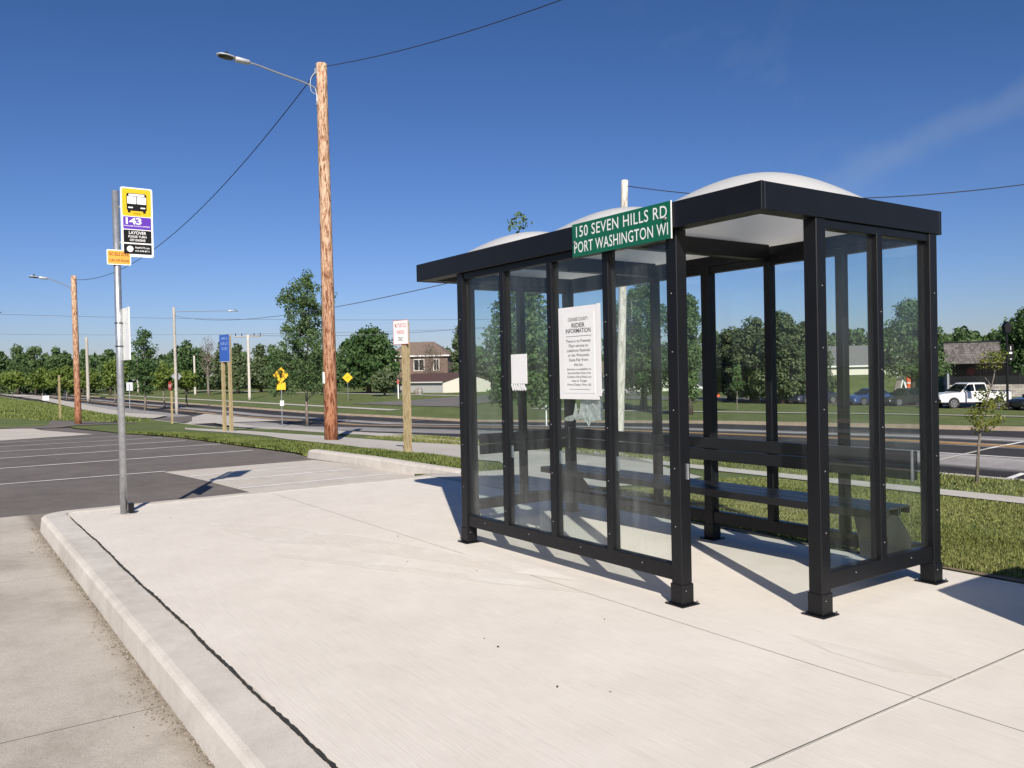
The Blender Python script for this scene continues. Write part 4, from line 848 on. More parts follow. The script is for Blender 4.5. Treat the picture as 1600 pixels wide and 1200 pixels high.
# ------------------------------------------------------------------ foliage
MAT['bark'] = wood_pole_mat('grey_bark', (.10, .085, .07), (.17, .145, .12), (.24, .21, .18))
MAT['darkbark'] = wood_pole_mat('dark_bark', (.035, .03, .025), (.06, .05, .042), (.09, .075, .06))
MAT['leaf'] = leaf_mat('poplar_leaf', [(0.058, 0.108, 0.037), (0.098, 0.166, 0.06), (0.166, 0.238, 0.101)])
MAT['leaf_dark'] = leaf_mat('maple_leaf', [(0.034, 0.077, 0.024), (0.066, 0.125, 0.041), (0.11, 0.175, 0.06)], .25)
MAT['leaf_lime'] = leaf_mat('lime_leaf', [(0.098, 0.15, 0.029), (0.15, 0.215, 0.042), (0.221, 0.28, 0.065)])
MAT['leaf_young'] = leaf_mat('young_leaf', [(.11, .14, .02), (.18, .21, .035), (.28, .28, .06)])
MAT['needle'] = leaf_mat('pine_needle', [(0.049, 0.079, 0.034), (0.084, 0.118, 0.052), (0.137, 0.169, 0.078)], .15)
MAT['twig'] = leaf_mat('bare_twig', [(.12, .095, .075), (.17, .14, .11), (.22, .18, .15)], .0)
MAT['wood'] = leaf_mat('woodland_leaf', [(0.052, 0.093, 0.036), (0.093, 0.152, 0.057), (0.158, 0.228, 0.086)], .25)
def leaves(name, C, R, n, size, m, parent, r, up=.0, aspect=1.6, shell=.55):
    """leaf faces in clumps: C centres (k,3), R radii (k,), n leaves per clump"""
    k = len(C); n = int(n); c = np.repeat(C, n, 0); rr = np.repeat(R, n)
    d = r.normal(size=(k*n, 3)); d /= np.linalg.norm(d, axis=1)[:, None]
    q = c + d*(rr*(shell+(1-shell)*r.random(k*n))*np.where(r.random(k*n) < .85, 1, 1.25))[:, None]*np.array([1, 1, .85])
    a = d + r.normal(size=d.shape)*.7 + np.array([0, 0, up]); a /= np.linalg.norm(a, axis=1)[:, None]
    t = np.cross(a, r.normal(size=d.shape)); t /= np.linalg.norm(t, axis=1)[:, None]; b = np.cross(a, t)
    s = size*(.6+.8*r.random(k*n))[:, None]
    v = np.stack([q-t*s*aspect/2, q-b*s/2+t*s*.1, q+t*s*aspect/2, q+b*s/2+t*s*.1], 1).reshape(-1, 3)
    cl = np.repeat(r.random(k), n)
    rnd = np.repeat(np.clip(.55*cl + .45*r.random(k*n), 0, 1), 4)
    return npobj(name, v, np.arange(k*n*4).reshape(-1, 4), m, parent, rnd)
def clumps(r, H0, H1, rad, k, prof):
    """clump centres in a crown from H0 to H1, prof(u) gives relative radius at height fraction u"""
    u = r.random(k*6); a = r.random(k*6)*2*PI; rr = np.sqrt(r.random(k*6)); w = np.array([prof(x) for x in u])
    keep = r.random(k*6) < w+.05; u, a, rr, w = u[keep][:k], a[keep][:k], rr[keep][:k], w[keep][:k]
    lop = 1+.22*np.sin(a*2+r.random()*6)+.12*np.sin(a*3+5*u)
    return np.stack([rad*w*rr*lop*np.cos(a), rad*w*rr*lop*np.sin(a), H0+(H1-H0)*u], 1)
ROUND = lambda u: math.sqrt(max(.02, 1-(2*u-.85)**2*.85)) if u > .1 else .55
TALL = lambda u: (.5+.5*math.sin(min(1, u*1.9)*PI/2))*(1-max(0, u-.25)/.75*.72)
CONE = lambda u: max(.06, (1-u))**.8*(.85+.3*math.sin(u*40))
SPREAD = lambda u: max(.1, math.sin(PI*min(1, .12+u*.9)))**.55
def tree(name, label, cat, base, H, rad, crown0, prof, m, mb, k=60, n=70, cr=.55, size=.14, trunk=.09, seed=1, group=None, limbs=7, up=0, shell=.55, rz=0):
    r = np.random.default_rng(seed); t = thing(name, label, cat, base, rz, group)
    C = clumps(r, crown0, H-cr*.6, rad-cr*.3, k, prof); R = cr*(.65+.7*r.random(len(C)))
    bm = bmesh.new(); top = H*.86; pts = [(rad*.05*math.sin(q*5+seed), rad*.05*math.cos(q*4+seed)-rad*.05*math.cos(seed), -.15+(top+.15)*q) for q in np.linspace(0, 1, 8)]
    tube(bm, pts, [trunk*(1.25 if i == 0 else 1)*(1-.85*i/7) for i in range(8)], 9)
    idx = r.permutation(len(C))[:limbs]
    for i in idx:
        c = C[i]; z0 = min(max(crown0*.75, c[2]-rad*.7), top*.85); q = (z0+.15)/(top+.15)
        s0 = Vector((0, 0, z0)); mid = Vector((c[0]*.45, c[1]*.45, z0+(c[2]-z0)*.4)); e = Vector(c)
        tube(bm, [s0, mid, e], [trunk*.5*(1-q*.6), trunk*.32*(1-q*.6), trunk*.08], 5)
    obj('trunk', bm, mb, t, True)
    leaves('crown', C, R, n, size, m, t, r, up, shell=shell)
    return t
def tpx(name, label, cat, px, top, wpx, crown_y, prof, m, mb, base=None, t=None, **k):
    """a tree standing in image column px: base row (or depth t), top row, crown width and lower crown row"""
    b = at(px, base) if base else stand(px, t); H = zat(b, top)-b.z; c0 = max(.2, zat(b, crown_y)-b.z); s = mpp(b)
    return tree(name, label, cat, b, H, wpx*s/2, c0, prof, m, mb, **k)
# roadside trees on this side of the road
tpx('poplar_tree', 'tall loose poplar between the sidewalk and the road, left of the lamp pole', 'tree', 480, 418, 112, 612, lambda u: (1.0 if u < .38 else .66+.12*math.sin(u*18)) * (1 if u < .88 else .6), MAT['leaf'], MAT['bark'], base=662, k=300, n=62, cr=.40, size=.10, trunk=.11, seed=3)
tpx('poplar_tree', 'tall loose poplar seen through the left panes, its tip above the roof', 'tree', 818, 338, 125, 628, lambda u: 1.0 if u < .3 else max(.14, 1.05-.98*(u-.3)/.55), MAT['leaf'], MAT['bark'], t=25, k=200, n=55, cr=.34, size=.085, trunk=.10, seed=8)
tpx('poplar_tree', 'slim poplar at the road edge directly right of the bus stop pole', 'tree', 227, 513, 44, 612, TALL, MAT['leaf_dark'], MAT['bark'], base=640, k=70, n=60, cr=.62, size=.17, trunk=.14, seed=5)
# big trees across the road
tpx('broad_tree', 'big round dense dark green tree left of the brick house', 'tree', 577, 510, 92, 598, ROUND, MAT['leaf_dark'], MAT['darkbark'], t=165, k=210, n=60, cr=1.5, size=.48, trunk=.5, seed=11)
tpx('maple_tree', 'spreading maple on the far lawn seen through the fourth pane', 'tree', 1006, 437, 118, 607, SPREAD, MAT['leaf_dark'], MAT['darkbark'], base=641, k=170, n=150, cr=.75, size=.14, trunk=.32, seed=12, limbs=12)
tpx('maple_tree', 'narrow leafy tree just right of the front corner post', 'tree', 1078, 455, 34, 622, lambda u: .55+.45*math.sin(u*PI), MAT['leaf'], MAT['darkbark'], t=62, k=80, n=120, cr=.55, size=.14, trunk=.2, seed=14)
for i, (px, tp_, w, t_, lab) in enumerate([(1142, 512, 60, 90, 'shorter outer pine at the left of the pine clump'), (1178, 497, 78, 84, 'pine next to the left end of the pine clump behind the shelter'), (1224, 486, 92, 78, 'tallest bushy pine in the middle of the clump behind the shelter'), (1266, 500, 76, 84, 'right hand pine of the clump beside the pale house')]):
    tpx('pine_tree', lab, 'tree', px, tp_, w, 612, lambda u: math.sqrt(max(.06, 1-max(0, u-.25)**2*1.7)), MAT['needle'], MAT['darkbark'], t=t_, k=170, n=150, cr=.70, size=.17, trunk=.45, seed=20+i, up=.9)
tpx('maple_tree', 'leafy tree rising behind the white pickup at the building corner', 'tree', 1426, 466, 80, 580, lambda u: (.95 if u < .55 else .95-.75*(u-.55)/.45), MAT['leaf'], MAT['darkbark'], t=72, k=150, n=120, cr=.72, size=.15, trunk=.25, seed=31)
tpx('maple_tree', 'dark tree at the right edge overhanging the stone building', 'tree', 1608, 478, 88, 574, SPREAD, MAT['leaf_dark'], MAT['darkbark'], t=62, k=150, n=120, cr=.6, size=.14, trunk=.25, seed=33)
# saplings
b_ = at(1526, 755); t = thing('sapling', 'thin young street tree with yellow green leaves right of the shelter', 'tree', b_); s_ = mpp(b_); r = np.random.default_rng(5)
def zz_(py): return zat(b_, py)-b_.z
def xr(px, py):
    q = CAM + ray(px, py)*depth(b_); return q - b_
bm = bmesh.new(); tube(bm, [(0, 0, -.05), xr(1529, 700), xr(1533, 660), xr(1543, 622), xr(1549, 605)], [.034, .022, .018, .014, .011], 8)
tube(bm, [xr(1549, 605), xr(1553, 588), xr(1556, 572), xr(1557, 558)], [.013, .01, .009, .004], 6); tube(bm, [xr(1549, 605), xr(1544, 596), xr(1539, 590)], [.011, .008, .006], 6)
obj('trunk', bm, MAT['bark'], t, True)
C = np.array([tuple(xr(px+r.uniform(-3, 3), py) + FW*r.uniform(-.25, .25)) for px, py in [(1535, 670), (1528, 662), (1542, 668), (1548, 655), (1532, 650), (1524, 645), (1540, 642), (1552, 640), (1545, 630), (1534, 632), (1556, 632), (1548, 620), (1541, 618), (1552, 612), (1530, 625), (1538, 655), (1526, 655), (1550, 560), (1558, 556), (1564, 563), (1545, 567), (1553, 570), (1543, 556)]])
leaves('crown', C, np.full(len(C), .12), 52, .030, MAT['leaf_young'], t, r)
tpx('sapling', 'staked young tree on the far lawn left of the pines', 'tree', 1152, 570, 22, 612, lambda u: math.sin(PI*(u*.9+.08)), MAT['leaf'], MAT['bark'], base=642, k=22, n=40, cr=.28, size=.12, trunk=.045, seed=41)
# shrubs and small trees round the brick house
tpx('conifer_shrub', 'low dark spreading conifer between the round tree and the shed', 'shrub', 601, 574, 44, 607, SPREAD, MAT['needle'], MAT['darkbark'], t=140, k=60, n=50, cr=.9, size=.36, trunk=.2, seed=44)
tpx('bare_tree', 'leafless twiggy shrub before the front of the brick house', 'shrub', 672, 534, 56, 590, SPREAD, MAT['twig'], MAT['bark'], t=178, k=130, n=40, cr=1.1, size=.11, trunk=.15, seed=45, shell=.1)
tpx('bare_tree', 'tall pale leafless tree at the edge of the left wood', 'tree', 326, 520, 30, 585, ROUND, MAT['twig'], MAT['bark'], t=190, k=60, n=26, cr=1.2, size=.13, trunk=.3, seed=46, limbs=24, shell=.1)
tpx('conifer_tree', 'dark conifer against the right side of the brick house', 'tree', 722, 508, 40, 596, lambda u: max(.15, 1-.75*u), MAT['needle'], MAT['darkbark'], t=195, k=90, n=50, cr=1.2, size=.45, trunk=.3, seed=47)
LIME = 'lime green young trees along the road'
pr = None
for i, (px, tp_, w, t_) in enumerate([(66, 574, 46, 185), (104, 570, 44, 175), (180, 560, 44, 150), (257, 566, 48, 115), (20, 580, 44, 205), (292, 578, 34, 120), (140, 578, 34, 200)]):
    tpx('lime_tree', 'lime green young tree by the road, %s' % ['second from the left edge', 'just left of the far lamp pole', 'directly left of the bus stop pole', 'behind the stop sign', 'leftmost in the photo', 'right of the weathered lamp pole', 'behind the bare utility pole'][i], 'tree', px, tp_, w, 604, ROUND, MAT['leaf_lime'], MAT['bark'], t=t_, k=55, n=55, cr=.9*t_/185, size=.34*t_/185, trunk=.14, seed=60+i, group=LIME)
FAR = 'tall far trees over the left wood'
labs = ['cut off by the left edge', 'second from the left edge', 'third from the left, with the roundest top', 'left of the far lamp pole', 'right behind the far lamp pole', 'half hidden by lime trees', 'wide one above the stop sign', 'dark one right of the bare tree', 'dark conifer left of the crossarm pole', 'dark conifer right of the crossarm pole', 'behind the leafy poplar', 'between the poplar and the tall pole']
for i, (px, tp_, w, t_, pf, mm) in enumerate([(-2, 546, 34, 260, TALL, 'leaf'), (28, 539, 36, 260, TALL, 'leaf'), (56, 539, 40, 255, ROUND, 'leaf'), (91, 541, 36, 250, ROUND, 'leaf'), (131, 546, 30, 250, TALL, 'leaf'), (173, 546, 36, 240, ROUND, 'leaf'), (292, 530, 50, 215, ROUND, 'leaf_dark'), (350, 530, 40, 205, CONE, 'needle'), (372, 536, 40, 195, CONE, 'needle'), (408, 535, 44, 200, CONE, 'needle'), (440, 545, 50, 200, ROUND, 'leaf_dark'), (505, 545, 50, 205, ROUND, 'leaf_dark')]):
    tpx('tall_tree', 'tall tree over the left wood, ' + labs[i], 'tree', px, tp_, w, 600, pf, MAT[mm], MAT['darkbark'], t=t_, k=75 if mm == 'leaf' else 95, n=60, cr=1.0 if mm == 'leaf' else 1.3, size=.42, trunk=.35, seed=80+i, group=FAR)
def woodland(name, px0, px1, t0, t1, ytop, n, size, m, seed):
    r = np.random.default_rng(seed); px = px0+(px1-px0)*r.random(n); t = t0+(t1-t0)*r.random(n); q = []
    ph = r.random(6)*6
    for a, b, c in zip(px, t, r.random(n)):
        g_ = stand(a, b); topz = zat(g_, ytop + 6*math.sin(a*.11+ph[0]) + 4*math.sin(a*.29+ph[1]+b*.05) + 2*math.sin(a*.8+ph[2])); q.append((g_.x, g_.y, g_.z+(topz-g_.z)*(1-c*c*.999)))
    C = np.array(q); o = leaves(name, C, np.full(n, size*1.6), 14, size, m, None, r); return tag(o, kind='stuff')
woodland('woodland', -80, 640, 270, 330, 566, 1500, 1.1, MAT['wood'], 1)
woodland('woodland', 690, 1120, 230, 290, 556, 900, 1.1, MAT['wood'], 2)
woodland('woodland', 1100, 1640, 260, 330, 528, 1300, 1.2, MAT['wood'], 3)

# ------------------------------------------------------------------ grass blades near the platform
def grass(name, polys, n, hgt, seed, m, wid=.006, f=G):
    r = np.random.default_rng(seed); Q = []
    for poly, k in polys:
        P = np.array(poly); lo, hi = P.min(0), P.max(0); q = lo+(hi-lo)*r.random((int(k*4), 2)); ins = np.zeros(len(q), bool); j = len(P)-1
        for i in range(len(P)):
            c = ((P[i, 1] > q[:, 1]) != (P[j, 1] > q[:, 1])) & (q[:, 0] < (P[j, 0]-P[i, 0])*(q[:, 1]-P[i, 1])/(P[j, 1]-P[i, 1]+1e-12)+P[i, 0]); ins ^= c; j = i
        Q.append(q[ins][:int(k)])
    q = np.concatenate(Q); k = len(q)
    dist = np.hypot(q[:, 0]-CAM.x, q[:, 1]-CAM.y)
    z = np.array([f(a, b) for a, b in q]); a = r.random(k)*2*PI; tilt = r.normal(0, .45, k); hh = hgt*(.5+r.random(k))*(1+.15*np.sin(q[:, 0]*3.1+np.sin(q[:, 1]*2.3)*2)); w = np.maximum(wid, dist*.0007)*(.7+.6*r.random(k))
    u = np.stack([np.cos(a), np.sin(a), 0*a], 1); ld = np.stack([-np.sin(a), np.cos(a), 0*a], 1)
    b0 = np.column_stack([q, z-.01]); mid = b0 + np.array([0, 0, 1])*(hh*.55)[:, None] + ld*(tilt*hh*.3)[:, None]; tip = b0 + np.array([0, 0, 1])*hh[:, None]*np.cos(tilt*.8)[:, None] + ld*(tilt*hh*.95)[:, None]
    v = np.stack([b0-u*w[:, None]/2, b0+u*w[:, None]/2, mid+u*w[:, None]*.4, tip, mid-u*w[:, None]*.4], 1).reshape(-1, 3)
    pat = .5+.25*np.sin(q[:, 0]*1.7+1)+.25*np.sin(q[:, 1]*2.1+q[:, 0])
    rnd = np.repeat(np.clip(.35*pat+.65*r.random(k), 0, 1), 5)
    return tag(npobj(name, v, np.arange(k*5).reshape(-1, 5), m, None, rnd), kind='stuff')
MAT['blade'] = leaf_mat('grass_blade', [(.13, .16, .038), (.25, .275, .08), (.43, .42, .18)], .3)
NEAR = [(-2.0, 2.24), (4.6, 2.24), (4.6, 4.5), (-2.25, 4.5)]
MID = [(-2.3, 4.5), (4.6, 4.5), (3.5, 8.28), (-3.2, 8.28), (-3.4, 6.9), (-2.8, 5.6)]
VERGE = [(-22, 9.1), (6, 9.1), (6, 11.35), (-22, 11.35)]
STRIP = [(-5.4, 3.02), (-5.3, 4.2), (-8.3, 4.75), (-12, 4.6), (-16, 4.6), (-23, 4.1), (-30, 3.2), (-30, 2.98), (-11.3, 2.98)]
EDGE = [(-11.3, 3.0)] + [at(*q, LOT).xy[:] for q in [(476, 712), (440, 702), (400, 694.5), (330, 686.5), (260, 681.5), (190, 677)]] + [(-30, 3.0)]
grass('grass', [(NEAR, 95000), (MID, 65000)], 0, .036, 1, MAT['blade'])
MAT['blade_green'] = leaf_mat('fresh_grass_blade', [(.10, .145, .032), (.19, .24, .06), (.34, .36, .13)], .3)
grass('verge_grass', [(VERGE, 26000)], 0, .055, 2, MAT['blade'], .008)
grass('tall_grass', [(STRIP, 60000)], 0, .075, 4, MAT['blade_green'], .007, DRV)
grass('tall_grass', [(EDGE, 26000)], 0, .075, 5, MAT['blade_green'], .007, DRV)
MOUND = [at(*p, LOT).xy[:] for p in [(-40, 652), (60, 660), (200, 655), (240, 650), (150, 640), (60, 625), (-40, 619)]]
grass('rough_grass', [(MOUND, 42000)], 0, .17, 3, MAT['blade_green'], .016)

# ------------------------------------------------------------------ buildings across the road
MAT['siding_shaded'] = plain('shaded_grey_siding', (.44, .44, .43), .8, var=.06, scale=2); MAT['siding_cream'] = plain('cream_siding', (.66, .62, .53), .8, var=.05, scale=2)
MAT['roof_brown'] = plain('brown_shingle', (.085, .045, .038), .9, var=.2, scale=9); MAT['roof_tan'] = plain('tan_shingle', (.17, .125, .10), .9, var=.15, scale=4); MAT['roof_grey'] = plain('grey_shingle', (.17, .165, .16), .9, var=.15, scale=4)
MAT['brick'] = brick_mat('red_brick', (.16, .10, .078), (.12, .075, .06), (.25, .2, .17), 1, .4, .14)
MAT['shake'] = brick_mat('cedar_shake', (.17, .155, .145), (.075, .068, .064), (.04, .036, .034), 1, .22, .26)
MAT['stone'] = brick_mat('pale_stone', (.42, .39, .35), (.24, .22, .20), (.12, .11, .10), 1, .55, .22)
MAT['window'] = plain('dark_window', (.012, .014, .016), .12, var=.1); MAT['trim'] = plain('white_trim', (.75, .74, .70), .6, var=.03)
def gable_house(name, label, base, rz, lx, ly, hw, hr, mw, mend, mr, over=.4, group=None):
    """ridge along local x; walls as separate parts"""
    t = thing(name, label, 'building', base, rz, group)
    bm = bmesh.new(); bx(-lx/2, lx/2, -ly/2, ly/2, -1, hw, 0, bm); obj('wall', bm, mw, t)
    for s in (-1, 1):
        bm = bmesh.new(); prism(bm, [(-ly/2, -1), (ly/2, -1), (ly/2, hw), (0, hw+hr), (-ly/2, hw)], 'x', s*(lx/2+.02), s*(lx/2+.12)); obj('gable_wall', bm, mend, t)
    sl_ = hr/(ly/2)
    bm = bmesh.new(); prism(bm, [(-ly/2-over, hw-over*sl_+.06), (0, hw+hr+.06), (ly/2+over, hw-over*sl_+.06), (ly/2+over, hw-over*sl_+.26), (0, hw+hr+.28), (-ly/2-over, hw-over*sl_+.26)], 'x', -lx/2-over, lx/2+over); rf = obj('roof', bm, mr, t)
    bm = bmesh.new(); bx(-lx/2-over, lx/2+over, -ly/2-over-.08, -ly/2-over-.01, hw-over*sl_-.02, hw-over*sl_+.2, 0, bm); obj('gutter', bm, MAT['trim'], rf)
    return t
A = stand(611, 172); B = stand(692, 160); d = B-A; sd = math.atan2(d.y, d.x); cen = (A+B)/2
ln = d.xy.length; hw = (613-597)*mpp(cen); n_ = Vector((-math.sin(sd), math.cos(sd), 0)); Wd2 = 70*mpp(cen)/.72
gs = gable_house('garage_shed', 'long garage with a brown roof, shaded grey wall and sunlit cream gable end', cen + n_*Wd2/2, sd, ln, Wd2, hw, 1.5, MAT['siding_shaded'], MAT['siding_cream'], MAT['roof_brown'])  # greyer long wall, paler gable: shade and sun put into the siding colours
b_ = at(655, 617); bm = bmesh.new(); bmesh.ops.create_icosphere(bm, subdivisions=3, radius=1)
for v in bm.verts: v.co = v.co*(1+.18*math.sin(v.co.x*4+v.co.y*3)+.1*math.sin(v.co.z*7)); v.co.x *= 9*mpp(b_); v.co.y *= 6*mpp(b_); v.co.z = v.co.z*7*mpp(b_)
o_ = obj('boulder', bm, plain('grey_rock', (.26, .24, .21), .95, var=.3, scale=1.5, bump=.8, bscale=6), None, True); o_.location = b_ + Vector((0, 0, .5)); tag(o_, 'grey boulder on the lawn before the cream gable of the garage', 'rock')
# brick house with hipped roof
C0 = stand(655, 205); s_ = mpp(C0); hs = thing('brick_house', 'red brick house with a tan hipped roof beyond the garage', 'house', C0, FACE-.12)
zE = zat(C0, 557)-C0.z; zR = zat(C0, 533)-C0.z; hwid = 46*s_; dep = 11
obj('wall', bx(-hwid, hwid, 0, dep, -1, zE), MAT['brick'], hs)
bm = bmesh.new(); a = [bm.verts.new(v) for v in [(-hwid-.6, -.6, zE), (hwid+.6, -.6, zE), (hwid+.6, dep+.6, zE), (-hwid-.6, dep+.6, zE), (-hwid*.62, dep/2, zR), (hwid*.38, dep/2, zR)]]
for f in [(0, 1, 5, 4), (1, 2, 5), (2, 3, 4, 5), (3, 0, 4), (0, 3, 2, 1)]: bm.faces.new([a[i] for i in f])
rf = obj('roof', bm, MAT['roof_tan'], hs); obj('gutter', bx(-hwid-.6, hwid+.6, -.75, -.62, zE-.05, zE+.25), MAT['trim'], rf)
for x0, x1 in ((-hwid+.8, -hwid+2.2), (-1.1, 1.3), (hwid-3.4, hwid-2.2)):
    w_ = obj('window', bx(x0, x1, -.06, -.02, zE-3.4, zE-.8), MAT['window'], hs)
    obj('frame', bx(x0-.15, x1+.15, -.05, -.01, zE-3.55, zE-.65), MAT['trim'], w_); obj('mullion', bx((x0+x1)/2-.07, (x0+x1)/2+.07, -.09, -.061, zE-3.4, zE-.8), MAT['trim'], w_)
# cream houses glimpsed through the glass
bc = stand(1375, 122); bm = bmesh.new(); bv = {}
def bank(x, y):                                            # a low grass bank under the two cream houses
    q = Vector((x-bc.x, y-bc.y, 0)); rr = Vector((RT.x, RT.y, 0)).normalized(); ff = Vector((FW.x, FW.y, 0)).normalized(); e = math.sqrt((q.dot(rr)/30)**2+(q.dot(ff)/26)**2)
    return 2.5*(1-min(1, max(0, (e-.45)/.55))**2*(3-2*min(1, max(0, (e-.45)/.55))))
for i in range(37):
    for j in range(33):
        x, y = bc.x-36+2*i, bc.y-32+2*j; bv[i, j] = bm.verts.new((x, y, G(x, y)+bank(x, y)-.02))
for i in range(36):
    for j in range(32): bm.faces.new((bv[i, j], bv[i+1, j], bv[i+1, j+1], bv[i, j+1]))
tag(obj('grass_bank', bm, MAT['grass'], None, True), kind='structure')
b_ = stand(1322, 122); b_.z += bank(b_.x, b_.y); gable_house('cream_house', 'cream house with a broad grey roof left of the dark sedan', b_, FACE-.1, 11, 10, (588-574)*mpp(b_), 2.6, MAT['siding_cream'], MAT['siding_cream'], MAT['roof_grey'])
b_ = stand(1400, 125); b_.z += bank(b_.x, b_.y); gable_house('cream_house', 'cream gabled house half hidden behind the leafy tree', b_, FACE+PI/2-.45, 12, 9, 1.6, 2.2, MAT['siding_cream'], MAT['siding_cream'], MAT['roof_grey'])
b_ = stand(1136, 140); gable_house('cream_house', 'cream house glimpsed through the left pines', b_, FACE, 9, 8, 3.0, 2, MAT['siding_cream'], MAT['siding_cream'], MAT['roof_grey'])
b_ = stand(985, 150); gable_house('cream_house', 'cream house glimpsed below the spreading maple', b_, FACE+.2, 12, 8, 3.0, 2.2, MAT['siding_cream'], MAT['siding_cream'], MAT['roof_tan'])
# commercial building with a shake mansard
A = stand(1479, 92); B = stand(1640, 88); d = B-A; rz = math.atan2(d.y, d.x); ln = d.xy.length+20
cb = thing('shake_building', 'low commercial building with a grey shake mansard over dark windows', 'building', A, rz)
zt, zm, zl = zat(A, 536)-A.z, zat(A, 569)-A.z, zat(A, 602)-A.z
obj('back_wall', bx(.3, ln, 1.0, 12, -1, zt-.1), MAT['stone'], cb)
bm = bmesh.new(); prism(bm, [(-.9, zm), (0.2, zt), (12, zt), (12, zt-.3), (.98, zt-.3), (.98, zm)], 'x', -.2, ln); obj('mansard_roof', bm, MAT['shake'], cb)
obj('roof_cap', bx(-.25, ln, .1, .5, zt+.002, zt+.12), MAT['dark'], cb)
w_ = obj('window_wall', bx(.4, ln, .92, .985, zl+.01, zm), MAT['window'], cb)
for k in range(0, 16): obj('window_post', bx(.4+k*2.2, .48+k*2.2, .86, .918, zl+.01, zm-.005), MAT['dark'], w_)
obj('stone_plinth', bx(.35, ln, .6, .98, -1, zl), MAT['stone'], cb)
obj('corner_post', bx(.1, .3, .3, .6, -1, zm), MAT['galv'], cb)
b2 = (zm+zl)/2+.3; bm = bmesh.new(); prism(bm, [(35*mpp(A)+.45*math.cos(PI/8+k*PI/4), b2+.45*math.sin(PI/8+k*PI/4)) for k in range(8)], 'y', .80, .85); obj('window_sign', bm, plain('dull_red', (.16, .03, .025), .6), cb)
# black banner post by the car park
b_ = at(1574.5, 641); bpz = zat(b_, 520)-b_.z; s_ = mpp(b_)
bn = thing('banner_post', 'black lamp post carrying a black banner beside the white pickup', 'lamp post', b_, FACE)
bm = bmesh.new(); tube(bm, [(0, 0, -.1), (0, 0, .5), (0, 0, .55), (0, 0, bpz)], [.13, .13, .085, .075], 10); obj('post', bm, MAT['black'], bn)
ban = obj('banner', bx(2.5*s_, 10.5*s_, -.01, .01, zat(b_, 564)-b_.z, zat(b_, 538)-b_.z), MAT['ink'], bn)
obj('banner_mark', bx(3.5*s_, 8*s_, -.014, -.0105, zat(b_, 553)-b_.z, zat(b_, 550)-b_.z), MAT['white'], ban); obj('banner_mark', bx(5.4*s_, 6.4*s_, -.014, -.0105, zat(b_, 547)-b_.z, zat(b_, 541)-b_.z), MAT['white'], ban); obj('banner_mark', bx(4.5*s_, 7.5*s_, -.014, -.0105, zat(b_, 561.5)-b_.z, zat(b_, 560.5)-b_.z), MAT['white'], ban)
bm = bmesh.new(); prism(bm, [(-.18, bpz), (.18, bpz), (.25, bpz+.5), (0, bpz+.8), (-.25, bpz+.5)], 'y', -.2, .2); obj('lantern', bm, MAT['black'], bn)
# barrels, easel sign, bollard
for px, t_, y0, lab in [(1420, 78, 588, 'orange traffic barrel beside the white folding sign'), (1121, 105, 606, 'small orange traffic barrel left of the pines')]:
    b_ = stand(px, t_); t = thing('traffic_barrel', lab, 'traffic barrel', b_); z_ = max(.9, zat(b_, y0)-b_.z)
    bm = bmesh.new(); tube(bm, [(0, 0, .02), (0, 0, .08), (0, 0, .081), (0, 0, z_)], [.36, .36, .29, .23], 12); obj('barrel', bm, MAT['cone'], t)
    for q in (.45, .72): bm = bmesh.new(); tube(bm, [(0, 0, z_*q), (0, 0, z_*q+.12)], [.29-.06*q+.012]*2, 12); obj('white_band', bm, MAT['white'], t)
b_ = stand(1405, 72); t = thing('easel_sign', 'white folding board sign standing behind the dark sedan', 'sign', b_, FACE); zt = zat(b_, 590)-b_.z
for x0, x1, x2, x3 in ((-.25, -.12, .28, .42), (.28, .42, .95, 1.08)):
    bm = bmesh.new(); prism(bm, [(x0, 0), (x1, 0), (x3 if x0 < 0 else x1-.02, zt), (x2 if x0 < 0 else x0-.02, zt)] if x0 < 0 else [(x2, 0), (x3, 0), (x1, zt), (x0, zt)], 'y', -.05, .05); obj('leg', bm, MAT['white'], t)
bm = bmesh.new(); prism(bm, [(-.62, zt*.25), (-.05, zt*.28), (.26, zt-.1), (-.2, zt-.1)], 'y', -.1, -.05); obj('board', bm, plain('printed_board', (.20, .16, .15), .6, var=.6, scale=9), t); obj('top_bar', bx(-.25, .42, -.06, .06, zt, zt+.12), MAT['white'], t)
b_ = at(1219, 629); bm = bmesh.new(); tube(bm, [(0, 0, 0), (0, 0, .85), (0, 0, .95)], [.12, .12, .05], 10); o_ = obj('bollard', bm, MAT['white'], None, True); o_.location = b_; tag(o_, 'white bollard beside the pine trunks', 'bollard')

